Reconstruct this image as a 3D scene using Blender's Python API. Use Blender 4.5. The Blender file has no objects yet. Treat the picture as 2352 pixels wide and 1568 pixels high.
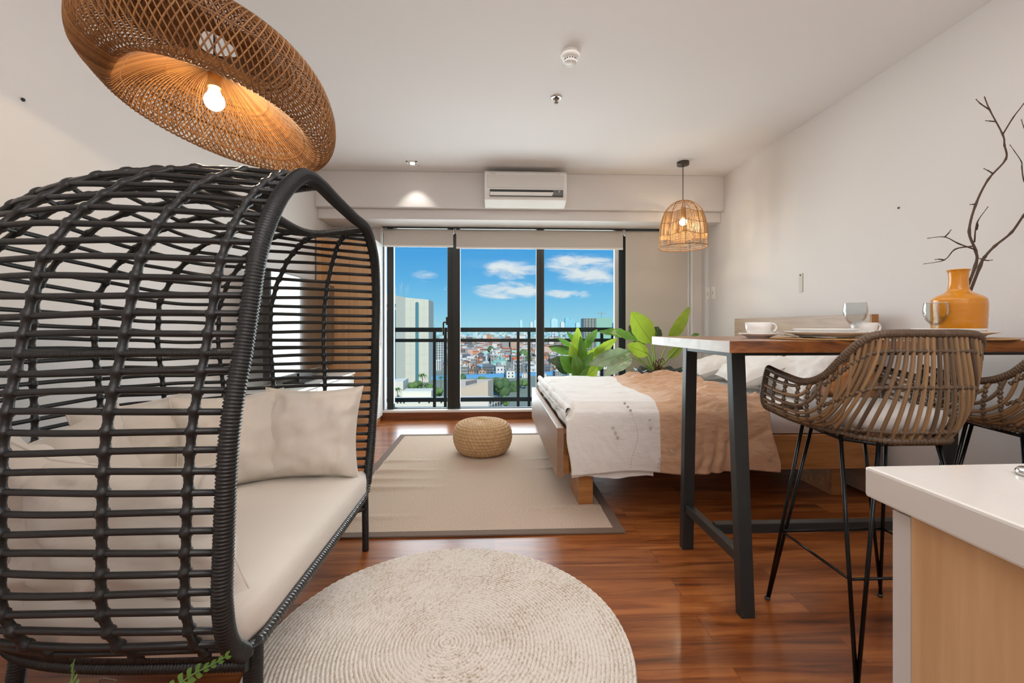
import bpy, math, random
from mathutils import Vector, Matrix, noise
PI = math.pi
rnd = random.Random(7)
SC = bpy.context.scene
COL = SC.collection

# ------------------------------------------------------------ camera
FPX, HOR, CX, CAMH, PSI = 1000.0, 750.0, 1176.0, 1.1, math.atan(0.041)
cam = bpy.data.cameras.new('camera'); camo = bpy.data.objects.new('camera', cam); COL.objects.link(camo)
cam.sensor_fit = 'HORIZONTAL'; cam.sensor_width = 36.0; cam.lens = FPX / 2352 * 36
cam.shift_y = (HOR - 784) / 2352
cam.clip_start = 0.03; cam.clip_end = 20000
camo.location = (0, 0, CAMH); camo.rotation_euler = (PI / 2, 0, -PSI)
SC.camera = camo

# ------------------------------------------------------------ exposure
SC.view_settings.view_transform = 'Standard'; SC.view_settings.look = 'None'
SC.view_settings.exposure = 0.0; SC.view_settings.gamma = 1.0; SC.view_settings.use_curve_mapping = False

# ------------------------------------------------------------ small helpers
def lin(h):
    h = h.lstrip('#'); o = []
    for i in (0, 2, 4):
        c = int(h[i:i + 2], 16) / 255
        o.append(c / 12.92 if c <= .04045 else ((c + .055) / 1.055) ** 2.4)
    return tuple(o) + (1.0,)

def sm(a, b, x):
    t = min(max((x - a) / (b - a), 0.0), 1.0); return t * t * (3 - 2 * t)

def interp(tab, x):
    if x <= tab[0][0]: return tab[0][1]
    for (a, p), (b, q) in zip(tab, tab[1:]):
        if x <= b: return p + (q - p) * (x - a) / (b - a)
    return tab[-1][1]

class NT:
    """tiny node-tree helper"""
    def __init__(s, nt):
        s.t = nt; nt.nodes.clear()
    def n(s, typ, **k):
        nd = s.t.nodes.new(typ)
        for a, b in k.items():
            if a.startswith('i_'):
                key = a[2:]
                nd.inputs[int(key) if key.isdigit() else key.replace('_', ' ')].default_value = b
            else: setattr(nd, a, b)
        return nd
    def l(s, a, b): s.t.links.new(a, b)

# ------------------------------------------------------------ world: blue sky with thin clouds
def make_world():
    w = bpy.data.worlds.new('sky'); SC.world = w; w.use_nodes = True
    t = NT(w.node_tree)
    tc = t.n('ShaderNodeTexCoord'); sep = t.n('ShaderNodeSeparateXYZ'); t.l(tc.outputs['Generated'], sep.inputs[0])
    def mth(op, a, b=None, c=None):
        m = t.n('ShaderNodeMath', operation=op)
        for i, q in enumerate((a, b, c)):
            if q is None: continue
            if isinstance(q, (int, float)): m.inputs[i].default_value = q
            else: t.l(q, m.inputs[i])
        return m.outputs[0]
    ramp = t.n('ShaderNodeValToRGB'); t.l(sep.outputs['Z'], ramp.inputs[0])
    e = ramp.color_ramp.elements
    e[0].position = 0.0; e[0].color = lin('A6DCEE')
    e[1].position = 1.0; e[1].color = lin('3B8FDC')
    for p, c in ((.02, '98D4EF'), (.06, '7CC6F0'), (.11, '62B4EC'), (.18, '48A2E6')):
        q = e.new(p); q.color = lin(c)
    ya = mth('MAXIMUM', sep.outputs['Y'], .05)
    u = mth('DIVIDE', sep.outputs['X'], ya); v = mth('DIVIDE', sep.outputs['Z'], ya)
    comb = t.n('ShaderNodeCombineXYZ'); t.l(u, comb.inputs[0]); t.l(v, comb.inputs[1])
    mp = t.n('ShaderNodeMapping'); t.l(comb.outputs[0], mp.inputs[0]); mp.inputs['Scale'].default_value = (7, 26, 1)
    mp.inputs['Rotation'].default_value = (0, 0, -.12)
    nz = t.n('ShaderNodeTexNoise', i_Scale=1.6, i_Detail=9.0, i_Roughness=.62); t.l(mp.outputs[0], nz.inputs['Vector'])
    nz.inputs['Distortion'].default_value = .5
    total = None
    for (cx_, cy_, rx, ry, k) in ((.040, .131, .075, .026, 1.0), (.03, .083, .085, .024, 1.0), (.20, .145, .10, .028, .9),
                                  (.215, .112, .075, .022, .75), (.17, .078, .06, .018, .7), (-.16, .115, .035, .015, .45),
                                  (.6, .13, .14, .04, .9), (-.45, .14, .1, .03, .8), (.0, .6, .5, .1, .8)):
        a = mth('POWER', mth('DIVIDE', mth('SUBTRACT', u, cx_), rx), 2.0)
        a.node.inputs[1].default_value = 2.0
        du = mth('MULTIPLY', mth('DIVIDE', mth('SUBTRACT', u, cx_), rx), mth('DIVIDE', mth('SUBTRACT', u, cx_), rx))
        dv = mth('MULTIPLY', mth('DIVIDE', mth('SUBTRACT', v, cy_), ry), mth('DIVIDE', mth('SUBTRACT', v, cy_), ry))
        g = mth('MULTIPLY', mth('MAXIMUM', mth('SUBTRACT', 1.0, mth('ADD', du, dv)), 0.0), k)
        total = g if total is None else mth('ADD', total, g)
    up = mth('GREATER_THAN', sep.outputs['Z'], 0.0)
    fwd = mth('GREATER_THAN', sep.outputs['Y'], 0.05)
    dens = mth('MULTIPLY', mth('SUBTRACT', mth('MULTIPLY_ADD', nz.outputs[0], 2.9, mth('MULTIPLY', total, .55)), 1.42), 1.5)
    dens = mth('MULTIPLY', mth('MINIMUM', mth('MAXIMUM', dens, 0.0), .92), mth('MULTIPLY', mth('MINIMUM', mth('MULTIPLY', total, 2.2), 1.0), mth('MULTIPLY', up, fwd)))
    mix = t.n('ShaderNodeMix', data_type='RGBA'); t.l(dens, mix.inputs[0]); t.l(ramp.outputs[0], mix.inputs[6]); mix.inputs[7].default_value = lin('F0F1F4')
    bg = t.n('ShaderNodeBackground', i_Strength=1.0); t.l(mix.outputs[2], bg.inputs[0])
    out = t.n('ShaderNodeOutputWorld'); t.l(bg.outputs[0], out.inputs[0])
make_world()

# ------------------------------------------------------------ lights (sun on the city, daylight at the glass, added fills without fixtures)
def lamp(name, typ, loc, energy, col=(1, 1, 1), rot=(0, 0, 0), **k):
    d = bpy.data.lights.new(name, typ); d.energy = energy; d.color = col
    for a, b in k.items(): setattr(d, a, b)
    o = bpy.data.objects.new(name, d); COL.objects.link(o); o.location = loc; o.rotation_euler = rot
    return o
lamp('sun', 'SUN', (0, -20, 60), 4.6, (1, .94, .85), (math.radians(48), math.radians(14), 0), angle=math.radians(3))
lamp('window_daylight', 'AREA', (.15, 5.44, 1.2), 108, (.93, .97, 1.0), (-PI / 2, 0, 0), shape='RECTANGLE', size=2.7, size_y=2.1)
lamp('added_kitchen_fill', 'AREA', (.4, -.9, 2.74), 22, (1, .98, .97), (0, 0, 0), shape='RECTANGLE', size=2.6, size_y=1.6)  # added fill behind the camera, no fixture modelled
lamp('added_ceiling_uplight', 'AREA', (.2, -1.0, 1.75), 74, (.98, .985, 1.0), (PI, 0, 0), shape='RECTANGLE', size=1.6, size_y=1.0)  # unseen upward fill, added to brighten the ceiling
lamp('added_living_fill', 'AREA', (.5, 2.2, 2.752), 20, (1, .98, .97), (0, 0, 0), shape='RECTANGLE', size=2.4, size_y=2.6)  # added fill under the ceiling, belongs to no fixture

# ------------------------------------------------------------ materials
MATS = {}
def M(name, col, rough=.5, metal=0.0, var=0, vscale=(8, 8, 8), col2=None, bump=0, bscale=(40, 40, 40), bdist=.002,
      coat=0, sheen=0, spec=.5, wave=None, trans=0, detail=4.0, island=0, emit=None, sss=0):
    """principled material; var mixes towards col2 by noise; bump from noise or wave"""
    if name in MATS: return MATS[name]
    m = bpy.data.materials.new(name); m.use_nodes = True; MATS[name] = m
    t = NT(m.node_tree); out = t.n('ShaderNodeOutputMaterial'); p = t.n('ShaderNodeBsdfPrincipled'); t.l(p.outputs[0], out.inputs[0])
    p.inputs['Base Color'].default_value = lin(col); p.inputs['Roughness'].default_value = rough; p.inputs['Metallic'].default_value = metal
    p.inputs['Specular IOR Level'].default_value = spec
    if coat: p.inputs['Coat Weight'].default_value = coat; p.inputs['Coat Roughness'].default_value = .12
    if sheen: p.inputs['Sheen Weight'].default_value = sheen; p.inputs['Sheen Roughness'].default_value = .5
    if emit: p.inputs['Emission Color'].default_value = lin(emit[0]); p.inputs['Emission Strength'].default_value = emit[1]
    tc = t.n('ShaderNodeTexCoord')
    src = None
    if col2:
        mp = t.n('ShaderNodeMapping'); t.l(tc.outputs['Object'], mp.inputs[0]); mp.inputs['Scale'].default_value = vscale
        nz = t.n('ShaderNodeTexNoise', i_Scale=1.0, i_Detail=detail, i_Roughness=.6); t.l(mp.outputs[0], nz.inputs['Vector'])
        rp = t.n('ShaderNodeValToRGB'); t.l(nz.outputs[0], rp.inputs[0])
        rp.color_ramp.elements[0].position = .5 - .22 / max(var, .1); rp.color_ramp.elements[1].position = .5 + .22 / max(var, .1)
        rp.color_ramp.elements[0].color = lin(col); rp.color_ramp.elements[1].color = lin(col2)
        src = rp.outputs[0]
        if island:
            g = t.n('ShaderNodeNewGeometry'); mx = t.n('ShaderNodeMix', data_type='RGBA')
            t.l(g.outputs['Random Per Island'], mx.inputs[0]); mx.inputs[6].default_value = lin(col); mx.inputs[7].default_value = lin(col2)
            src = mx.outputs[2]
        t.l(src, p.inputs['Base Color'])
    if bump:
        mp2 = t.n('ShaderNodeMapping'); t.l(tc.outputs['Object'], mp2.inputs[0]); mp2.inputs['Scale'].default_value = bscale
        if wave:
            a = t.n('ShaderNodeTexWave', i_Scale=1.0, bands_direction='X'); t.l(mp2.outputs[0], a.inputs['Vector'])
            b = t.n('ShaderNodeTexWave', i_Scale=1.0, bands_direction='Y'); t.l(mp2.outputs[0], b.inputs['Vector'])
            mm = t.n('ShaderNodeMath', operation='MULTIPLY'); t.l(a.outputs['Fac'], mm.inputs[0]); t.l(b.outputs['Fac'], mm.inputs[1])
            hgt = mm.outputs[0]
        else:
            nz2 = t.n('ShaderNodeTexNoise', i_Scale=1.0, i_Detail=3.0); t.l(mp2.outputs[0], nz2.inputs['Vector']); hgt = nz2.outputs[0]
        bp = t.n('ShaderNodeBump', i_Strength=bump, i_Distance=bdist); t.l(hgt, bp.inputs['Height']); t.l(bp.outputs[0], p.inputs['Normal'])
    if trans:   # thin translucent sheet (leaf, shade)
        tr = t.n('ShaderNodeBsdfTranslucent'); mx = t.n('ShaderNodeMixShader'); mx.inputs[0].default_value = trans
        if src: t.l(src, tr.inputs[0])
        else: tr.inputs[0].default_value = lin(col)
        t.l(p.outputs[0], mx.inputs[1]); t.l(tr.outputs[0], mx.inputs[2]); t.l(mx.outputs[0], out.inputs[0])
    return m

def glass_mat(name, tint='FFFFFF', refl=1.0):
    m = bpy.data.materials.new(name); m.use_nodes = True
    t = NT(m.node_tree); out = t.n('ShaderNodeOutputMaterial')
    tr = t.n('ShaderNodeBsdfTransparent'); tr.inputs[0].default_value = lin(tint)
    gl = t.n('ShaderNodeBsdfGlossy'); gl.inputs['Roughness'].default_value = .02
    lw = t.n('ShaderNodeLayerWeight', i_Blend=.2); mu = t.n('ShaderNodeMath', operation='MULTIPLY'); t.l(lw.outputs['Fresnel'], mu.inputs[0]); mu.inputs[1].default_value = refl
    mx = t.n('ShaderNodeMixShader'); t.l(mu.outputs[0], mx.inputs[0]); t.l(tr.outputs[0], mx.inputs[1]); t.l(gl.outputs[0], mx.inputs[2])
    t.l(mx.outputs[0], out.inputs[0]); return m

def floor_mat():
    m = bpy.data.materials.new('floor_wood'); m.use_nodes = True
    t = NT(m.node_tree); out = t.n('ShaderNodeOutputMaterial'); p = t.n('ShaderNodeBsdfPrincipled'); t.l(p.outputs[0], out.inputs[0])
    tc = t.n('ShaderNodeTexCoord')
    br = t.n('ShaderNodeTexBrick', i_Scale=1.0, i_Mortar_Size=.0012, i_Bias=0.0, i_Brick_Width=1.22, i_Row_Height=.125, offset=.37)
    br.inputs['Color1'].default_value = (0, 0, 0, 1); br.inputs['Color2'].default_value = (1, 1, 1, 1); br.inputs['Mortar'].default_value = (.5, .5, .5, 1)
    t.l(tc.outputs['Object'], br.inputs['Vector'])
    # offset grain per plank
    mp = t.n('ShaderNodeMapping'); t.l(tc.outputs['Object'], mp.inputs[0]); mp.inputs['Scale'].default_value = (1.5, 17, 1)
    ad = t.n('ShaderNodeVectorMath', operation='MULTIPLY_ADD'); t.l(br.outputs['Color'], ad.inputs[0]); ad.inputs[1].default_value = (7, 13, 5); t.l(mp.outputs[0], ad.inputs[2])
    nz = t.n('ShaderNodeTexNoise', i_Scale=1.0, i_Detail=6.0, i_Roughness=.6); nz.inputs['Distortion'].default_value = .7; t.l(ad.outputs[0], nz.inputs['Vector'])
    rp = t.n('ShaderNodeValToRGB'); t.l(nz.outputs[0], rp.inputs[0]); e = rp.color_ramp.elements
    e[0].position = .28; e[0].color = lin('4A2310'); e[1].position = .75; e[1].color = lin('B67440')
    q = e.new(.43); q.color = lin('80431B'); q = e.new(.56); q.color = lin('9C5A2A')
    hs = t.n('ShaderNodeHueSaturation'); t.l(rp.outputs[0], hs.inputs['Color'])
    mr = t.n('ShaderNodeMapRange'); t.l(br.outputs['Color'], mr.inputs[0]); mr.inputs[3].default_value = .85; mr.inputs[4].default_value = 1.16
    t.l(mr.outputs[0], hs.inputs['Value'])
    mx = t.n('ShaderNodeMix', data_type='RGBA', blend_type='MULTIPLY'); t.l(br.outputs['Fac'], mx.inputs[0]); t.l(hs.outputs[0], mx.inputs[6]); mx.inputs[7].default_value = (.5, .45, .42, 1)
    t.l(mx.outputs[2], p.inputs['Base Color'])
    p.inputs['Roughness'].default_value = .28; p.inputs['Specular IOR Level'].default_value = .5
    p.inputs['Coat Weight'].default_value = .12; p.inputs['Coat Roughness'].default_value = .12
    bp = t.n('ShaderNodeBump', i_Strength=.12, i_Distance=.002); t.l(nz.outputs[0], bp.inputs['Height']); t.l(bp.outputs[0], p.inputs['Normal'])
    return m

def wood_mat(name, cols, scale=(2, 26, 26), rough=.42, dist=.8, coat=.1):
    m = bpy.data.materials.new(name); m.use_nodes = True
    t = NT(m.node_tree); out = t.n('ShaderNodeOutputMaterial'); p = t.n('ShaderNodeBsdfPrincipled'); t.l(p.outputs[0], out.inputs[0])
    tc = t.n('ShaderNodeTexCoord'); mp = t.n('ShaderNodeMapping'); t.l(tc.outputs['Object'], mp.inputs[0]); mp.inputs['Scale'].default_value = scale
    nz = t.n('ShaderNodeTexNoise', i_Scale=1.0, i_Detail=7.0, i_Roughness=.58); nz.inputs['Distortion'].default_value = dist; t.l(mp.outputs[0], nz.inputs['Vector'])
    rp = t.n('ShaderNodeValToRGB'); t.l(nz.outputs[0], rp.inputs[0]); e = rp.color_ramp.elements
    e[0].position = .3; e[0].color = lin(cols[0]); e[1].position = .72; e[1].color = lin(cols[-1])
    for i, c in enumerate(cols[1:-1]):
        q = e.new(.3 + .42 * (i + 1) / (len(cols) - 1)); q.color = lin(c)
    t.l(rp.outputs[0], p.inputs['Base Color']); p.inputs['Roughness'].default_value = rough; p.inputs['Coat Weight'].default_value = coat; p.inputs['Coat Roughness'].default_value = .2
    bp = t.n('ShaderNodeBump', i_Strength=.1, i_Distance=.002); t.l(nz.outputs[0], bp.inputs['Height']); t.l(bp.outputs[0], p.inputs['Normal'])
    return m

def jute_mat():
    """braided jute: pale strands turning brown towards the grooves between the coils, laid out round the rug centre"""
    m = bpy.data.materials.new('jute_braid'); m.use_nodes = True
    t = NT(m.node_tree); out = t.n('ShaderNodeOutputMaterial'); p = t.n('ShaderNodeBsdfPrincipled', i_Roughness=.9); t.l(p.outputs[0], out.inputs[0])
    def mth(op, a, b=None):
        q = t.n('ShaderNodeMath', operation=op)
        for i, x in enumerate((a, b)):
            if x is None: continue
            if isinstance(x, (int, float)): q.inputs[i].default_value = x
            else: t.l(x, q.inputs[i])
        return q.outputs[0]
    tc = t.n('ShaderNodeTexCoord'); sep = t.n('ShaderNodeSeparateXYZ'); t.l(tc.outputs['Object'], sep.inputs[0])
    x = mth('SUBTRACT', sep.outputs[0], -.165); y = mth('SUBTRACT', sep.outputs[1], 1.512)
    r = mth('SQRT', mth('ADD', mth('MULTIPLY', x, x), mth('MULTIPLY', y, y))); th = mth('ARCTAN2', y, x)
    k = mth('DIVIDE', r, .635 / 46); fr = mth('FRACT', k); ring = mth('FLOOR', k)
    gro = mth('ABSOLUTE', mth('SUBTRACT', mth('MULTIPLY', fr, 2.0), 1.0))          # 1 in the groove between coils
    cb = t.n('ShaderNodeCombineXYZ'); t.l(mth('MULTIPLY', k, 1.7), cb.inputs[0]); t.l(mth('MULTIPLY', mth('MULTIPLY', th, r), 95.0), cb.inputs[1]); t.l(mth('MULTIPLY', ring, 3.7), cb.inputs[2])
    nz = t.n('ShaderNodeTexNoise', i_Scale=1.0, i_Detail=3.0, i_Roughness=.6); t.l(cb.outputs[0], nz.inputs['Vector'])
    n2 = t.n('ShaderNodeTexNoise', i_Scale=5.0, i_Detail=3.0); t.l(tc.outputs['Object'], n2.inputs['Vector'])
    f = mth('ADD', mth('MULTIPLY', mth('POWER', gro, 2.2), .36), mth('MULTIPLY', mth('SUBTRACT', nz.outputs[0], .5), 1.5)); f = mth('ADD', f, mth('MULTIPLY', mth('SUBTRACT', n2.outputs[0], .5), .5))
    rp = t.n('ShaderNodeValToRGB'); t.l(f, rp.inputs[0]); e = rp.color_ramp.elements
    e[0].position = .0; e[0].color = lin('E6DED4'); e[1].position = .75; e[1].color = lin('8E7256'); q = e.new(.2); q.color = lin('D6CBBE'); q = e.new(.42); q.color = lin('B8A58E')
    t.l(rp.outputs[0], p.inputs['Base Color'])
    bp = t.n('ShaderNodeBump', i_Strength=.5, i_Distance=.003); t.l(nz.outputs[0], bp.inputs['Height']); t.l(bp.outputs[0], p.inputs['Normal'])
    return m
WALL = M('wall_paint', 'E2DDD9', .55, col2='DDD7D3', var=.5, vscale=(1.2, 1.2, 1.2), bump=.14, bscale=(130, 130, 130), bdist=.002)
CEIL = M('ceiling_paint', 'E9E5E3', .75, col2='E6E1DF', var=.5, vscale=(1, 1, 1))
WHITE = M('white_plastic', 'EDE9E3', .35)
WHITE2 = M('white_lacquer', 'F0EDE8', .3)
FLOOR = floor_mat()
OAK = wood_mat('oak_veneer', ('B98D5E', 'C49A6C', 'CFA678'), (38, 38, 1.6), .45, .3)
OAKW = wood_mat('wardrobe_oak', ('CB9A6B', 'D6A878', 'DEB385'), (60, 60, 1.6), .5, .25)
BEDW = wood_mat('bed_wood', ('96602F', 'B0763F', 'C48A52'), (2.2, 20, 20), .35, .9)
BEDP = wood_mat('pale_bed_wood', ('A58A74', 'B49A84', 'C0A892'), (18, 2.2, 22), .4, .6)
SLAB = wood_mat('acacia_slab', ('3F1F0E', '7A4520', '9A5F2C', 'B07638'), (3.2, 9, 16), .3, 2.4, .35)
END_LIT = wood_mat('lit_slab_end_wood', ('A9A29B', 'C9C2BB', 'D8D2CC'), (20, 6, 12), .3, .8, .3)  # silvery tone puts the light on the slab end into its colour
KERB = wood_mat('kerb_wood', ('5E2F16', '7C4322', '8E5230'), (2, 40, 30), .4, .4)
BLACKM = M('black_metal', '2B2D2D', .38, .25, col2='333535', var=.5, vscale=(20, 20, 20))
ROD = M('black_rod_metal', '17191A', .22, .6)
FRAME = M('window_frame_black', '2A2B29', .35, .3)
RATB = M('black_rattan', '191A1A', .38, bump=.3, bscale=(150, 150, 150), bdist=.001, col2='212222', var=.6, vscale=(30, 30, 30))
LINEN = M('cream_linen', 'E3DBD0', .85, sheen=.25, bump=.3, bscale=(900, 900, 900), bdist=.0006, col2='DDD3C6', var=.5, vscale=(6, 6, 6))
SHEET = M('white_cotton', 'EBE7E2', .85, sheen=.2, bump=.25, bscale=(25, 25, 25), bdist=.006)
DUVW = M('white_duvet_cloth', 'E9E4DE', .85, sheen=.2, bump=.45, bscale=(12, 22, 18), bdist=.016)
DUVP = M('peach_duvet_cloth', 'D0A482', .85, sheen=.2, bump=.6, bscale=(12, 34, 20), bdist=.02, col2='D9B292', var=.5, vscale=(5, 5, 5))
PEACH = M('peach_cotton', 'D9B193', .85, sheen=.2, bump=.3, bscale=(20, 20, 20), bdist=.006)
TAN = M('tan_leather', 'B0713A', .5, bump=.2, bscale=(60, 60, 60))
BLIND = M('blind_fabric', 'D0C8BF', .9, bump=.15, bscale=(700, 700, 700), bdist=.0005, trans=.12)
RATN = M('natural_rattan', '8A5A2E', .5, col2='B8824A', var=1, island=1, trans=.2)
RATL = M('pale_rattan', 'B98A52', .5, col2='E0BC8A', var=1, island=1, trans=.25)
RATG = M('grey_brown_rattan', '554334', .42, col2='A07E58', var=1, island=1)
RATG2 = M('brown_rattan_binding', '4A3A2C', .45, col2='6B5540', var=.8, vscale=(60, 60, 60), bump=.3, bscale=(200, 200, 200), bdist=.001)
PORC = M('white_porcelain', 'F3F1ED', .12, coat=.3)
QUARTZ = M('white_quartz', 'D6D1CB', .16, col2='C9C3BC', var=.35, vscale=(3, 5, 3), coat=.2, detail=8.0)
CHROME = M('chrome', 'D8D8D8', .12, 1.0)
STEEL = M('cutlery_steel', 'B9B4AC', .2, 1.0)
GREYM = M('grey_edge_metal', 'C3BDB8', .4)
VASE = M('orange_glaze', 'E09315', .16, coat=.5, col2='DA8A12', var=.5, vscale=(4, 4, 30))
TWIG = M('twig_bark', '4B3A2E', .8, col2='66503F', var=.8, vscale=(40, 40, 40), bump=.4, bscale=(120, 120, 60))
SOIL = M('potting_soil', '5A4330', .95, col2='8A6B4B', var=1, vscale=(40, 40, 40), bump=1, bscale=(60, 60, 60), bdist=.02)
POT = M('dark_planter', '3A4040', .35)
LEAFA = M('bright_leaf', 'A3B53A', .4, col2='86A62E', var=.6, vscale=(6, 6, 6), trans=.4, coat=.1)
LEAFB = M('deep_leaf', '3F6E2A', .3, col2='6A9436', var=.8, vscale=(8, 8, 8), trans=.3, coat=.15)
LEAFC = M('dark_leaf', '28381F', .35, col2='3A4F2A', var=.7, vscale=(8, 8, 8), trans=.15)
LEAFP = M('pale_leaf', '7E9370', .3, col2='A5B494', var=.7, vscale=(7, 7, 7), trans=.25, coat=.3)
STEM = M('green_stem', '86A348', .45)
GLASS = glass_mat('window_glass', 'F7FBFA', .35)
WINE = glass_mat('goblet_glass', 'F6F7F7', .4)
JUTE = jute_mat()
SEAG = M('seagrass', 'D0AC80', .7, col2='B68F62', var=.8, vscale=(30, 30, 30), bump=.35, bscale=(160, 160, 160), bdist=.002)
SISAL = M('sisal_weave', 'E4CDB8', .92, col2='C6AA90', var=.9, vscale=(110, 110, 110), bump=.6, bscale=(420, 420, 420), bdist=.002, wave=1, detail=6.0)
RUGB = M('rug_border_cloth', '6E5A4B', .85, bump=.2, bscale=(500, 500, 500), bdist=.0006)
BULB = M('lit_bulb', 'FFFFFF', .3, emit=('FFF3DC', 14.0))
BRASS = M('lamp_socket', 'B98A4A', .4, .3)
DARKP = M('dark_plastic', '2E2E2C', .4)
GREYP = M('grey_display', '6E6A66', .3)
MARK = M('faint_grey_mark', 'CBC4B8', .5)
SCREEN = M('tv_screen', '0B0D10', .04, spec=.9, coat=1.0)

# ------------------------------------------------------------ mesh builder
class MB:
    def __init__(s): s.v = []; s.f = []; s.mi = []; s.sf = []; s.m = 0
    def face(s, idx, smooth): s.f.append(idx); s.mi.append(s.m); s.sf.append(smooth)
    def box(s, a, b):
        (x0, y0, z0), (x1, y1, z1) = a, b
        s.hexa([(x0, y0, z0), (x1, y0, z0), (x1, y1, z0), (x0, y1, z0), (x0, y0, z1), (x1, y0, z1), (x1, y1, z1), (x0, y1, z1)]); return s
    def hexa(s, p):
        o = len(s.v); s.v += [tuple(q) for q in p]
        for q in ((0, 3, 2, 1), (4, 5, 6, 7), (0, 1, 5, 4), (1, 2, 6, 5), (2, 3, 7, 6), (3, 0, 4, 7)): s.face(tuple(o + i for i in q), False)
        return s
    def bar(s, p, q, w, h, up=(0, 0, 1)):
        p, q, up = Vector(p), Vector(q), Vector(up); d = (q - p).normalized(); r = d.cross(up).normalized(); u = r.cross(d)
        r *= w / 2; u *= h / 2
        s.hexa([p - r - u, q - r - u, q + r - u, p + r - u, p - r + u, q - r + u, q + r + u, p + r + u]); return s
    def poly(s, pts, smooth=False):
        o = len(s.v); s.v += [tuple(q) for q in pts]; s.face(tuple(range(o, o + len(pts))), smooth); return s
    def prism(s, pts, vec):
        o = len(s.v); n = len(pts); v = Vector(vec)
        s.v += [tuple(q) for q in pts] + [tuple(Vector(q) + v) for q in pts]
        s.face(tuple(range(o, o + n))[::-1], False); s.face(tuple(range(o + n, o + 2 * n)), False)
        for i in range(n): j = (i + 1) % n; s.face((o + i, o + j, o + n + j, o + n + i), False)
        return s
    def tube(s, pts, r, n=8, closed=False, caps=True, smooth=True):
        P = [Vector(p) for p in pts]; N = len(P); o = len(s.v)
        if N < 2: return s
        T = []
        for i in range(N):
            a = P[i - 1] if (i > 0 or closed) else P[i]; b = P[(i + 1) % N] if (i < N - 1 or closed) else P[i]
            d = b - a; T.append(d.normalized() if d.length > 1e-9 else Vector((0, 0, 1)))
        u = T[0].orthogonal().normalized(); fr = []
        for i in range(N):
            u = u - T[i] * u.dot(T[i]); u = u.normalized() if u.length > 1e-6 else T[i].orthogonal().normalized()
            fr.append((u.copy(), T[i].cross(u)))
        cs = [(math.cos(2 * PI * k / n), math.sin(2 * PI * k / n)) for k in range(n)]
        for i in range(N):
            R = r[i] if hasattr(r, '__len__') else r; a, b = fr[i]; p = P[i]
            for c, q in cs: s.v.append((p.x + R * (a.x * c + b.x * q), p.y + R * (a.y * c + b.y * q), p.z + R * (a.z * c + b.z * q)))
        for i in range(N if closed else N - 1):
            i2 = (i + 1) % N
            for k in range(n):
                k2 = (k + 1) % n; s.face((o + i * n + k, o + i * n + k2, o + i2 * n + k2, o + i2 * n + k), smooth)
        if caps and not closed:
            s.face(tuple(range(o, o + n))[::-1], False); s.face(tuple(range(o + (N - 1) * n, o + N * n)), False)
        return s
    def grid(s, fn, nu, nv, cu=False, cv=False, smooth=True, mfn=None):
        o = len(s.v); a = nu if cu else nu + 1; b = nv if cv else nv + 1
        for i in range(a):
            for j in range(b): s.v.append(tuple(fn(i / nu, j / nv)))
        for i in range(nu):
            for j in range(nv):
                i2 = (i + 1) % a; j2 = (j + 1) % b
                if mfn: s.m = mfn((i + .5) / nu, (j + .5) / nv)
                s.face((o + i * b + j, o + i2 * b + j, o + i2 * b + j2, o + i * b + j2), smooth)
        return s
    def lathe(s, prof, n=32, c=(0, 0, 0), fn=None, smooth=True):
        o = len(s.v); m = len(prof)
        for i in range(n):
            th = 2 * PI * i / n; ct, st = math.cos(th), math.sin(th)
            for (r, z) in prof:
                if fn: r, z = fn(th, r, z)
                s.v.append((c[0] + r * ct, c[1] + r * st, c[2] + z))
        for i in range(n):
            i2 = (i + 1) % n
            for j in range(m - 1): s.face((o + i * m + j, o + i2 * m + j, o + i2 * m + j + 1, o + i * m + j + 1), smooth)
        return s
    def sph(s, c, r, n=12, sq=(1, 1, 1)):
        return s.lathe([(max(r * math.sin(PI * k / n), 1e-4) * sq[0], -r * math.cos(PI * k / n) * sq[2]) for k in range(n + 1)], 2 * n, c)
    def build(s, name, mats, parent=None, bevel=0, **props):
        me = bpy.data.meshes.new(name); off = Vector((0, 0, 0)); q = parent
        while q is not None: off += q.location; q = q.parent
        me.from_pydata([(a[0] - off.x, a[1] - off.y, a[2] - off.z) for a in s.v], [], s.f)
        if not isinstance(mats, (list, tuple)): mats = [mats]
        for m in mats: me.materials.append(m)
        me.polygons.foreach_set('material_index', s.mi); me.polygons.foreach_set('use_smooth', s.sf); me.update()
        o = bpy.data.objects.new(name, me); COL.objects.link(o)
        if parent is not None: o.parent = parent
        if bevel:
            b = o.modifiers.new('bevel', 'BEVEL'); b.width = bevel; b.segments = 2; b.limit_method = 'ANGLE'; b.angle_limit = .7; b.harden_normals = False
        for k, v in props.items(): o[k] = v
        return o

def thing(name, label, cat, loc=(0, 0, 0), group=None):
    o = bpy.data.objects.new(name, None); COL.objects.link(o); o.location = loc; o.empty_display_size = .05
    o['label'] = label; o['category'] = cat
    if group: o['group'] = group
    return o
def tag(o, label, cat, group=None):
    o['label'] = label; o['category'] = cat
    if group: o['group'] = group
    return o
def struct(name, mb, mats, parent=None, bevel=0):
    return mb.build(name, mats, parent, bevel, **({'kind': 'structure'}))
def copy_tree(o, parent=None):
    c = o.copy(); COL.objects.link(c)
    if parent is not None: c.parent = parent
    for ch in list(o.children): copy_tree(ch, c)
    return c

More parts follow.
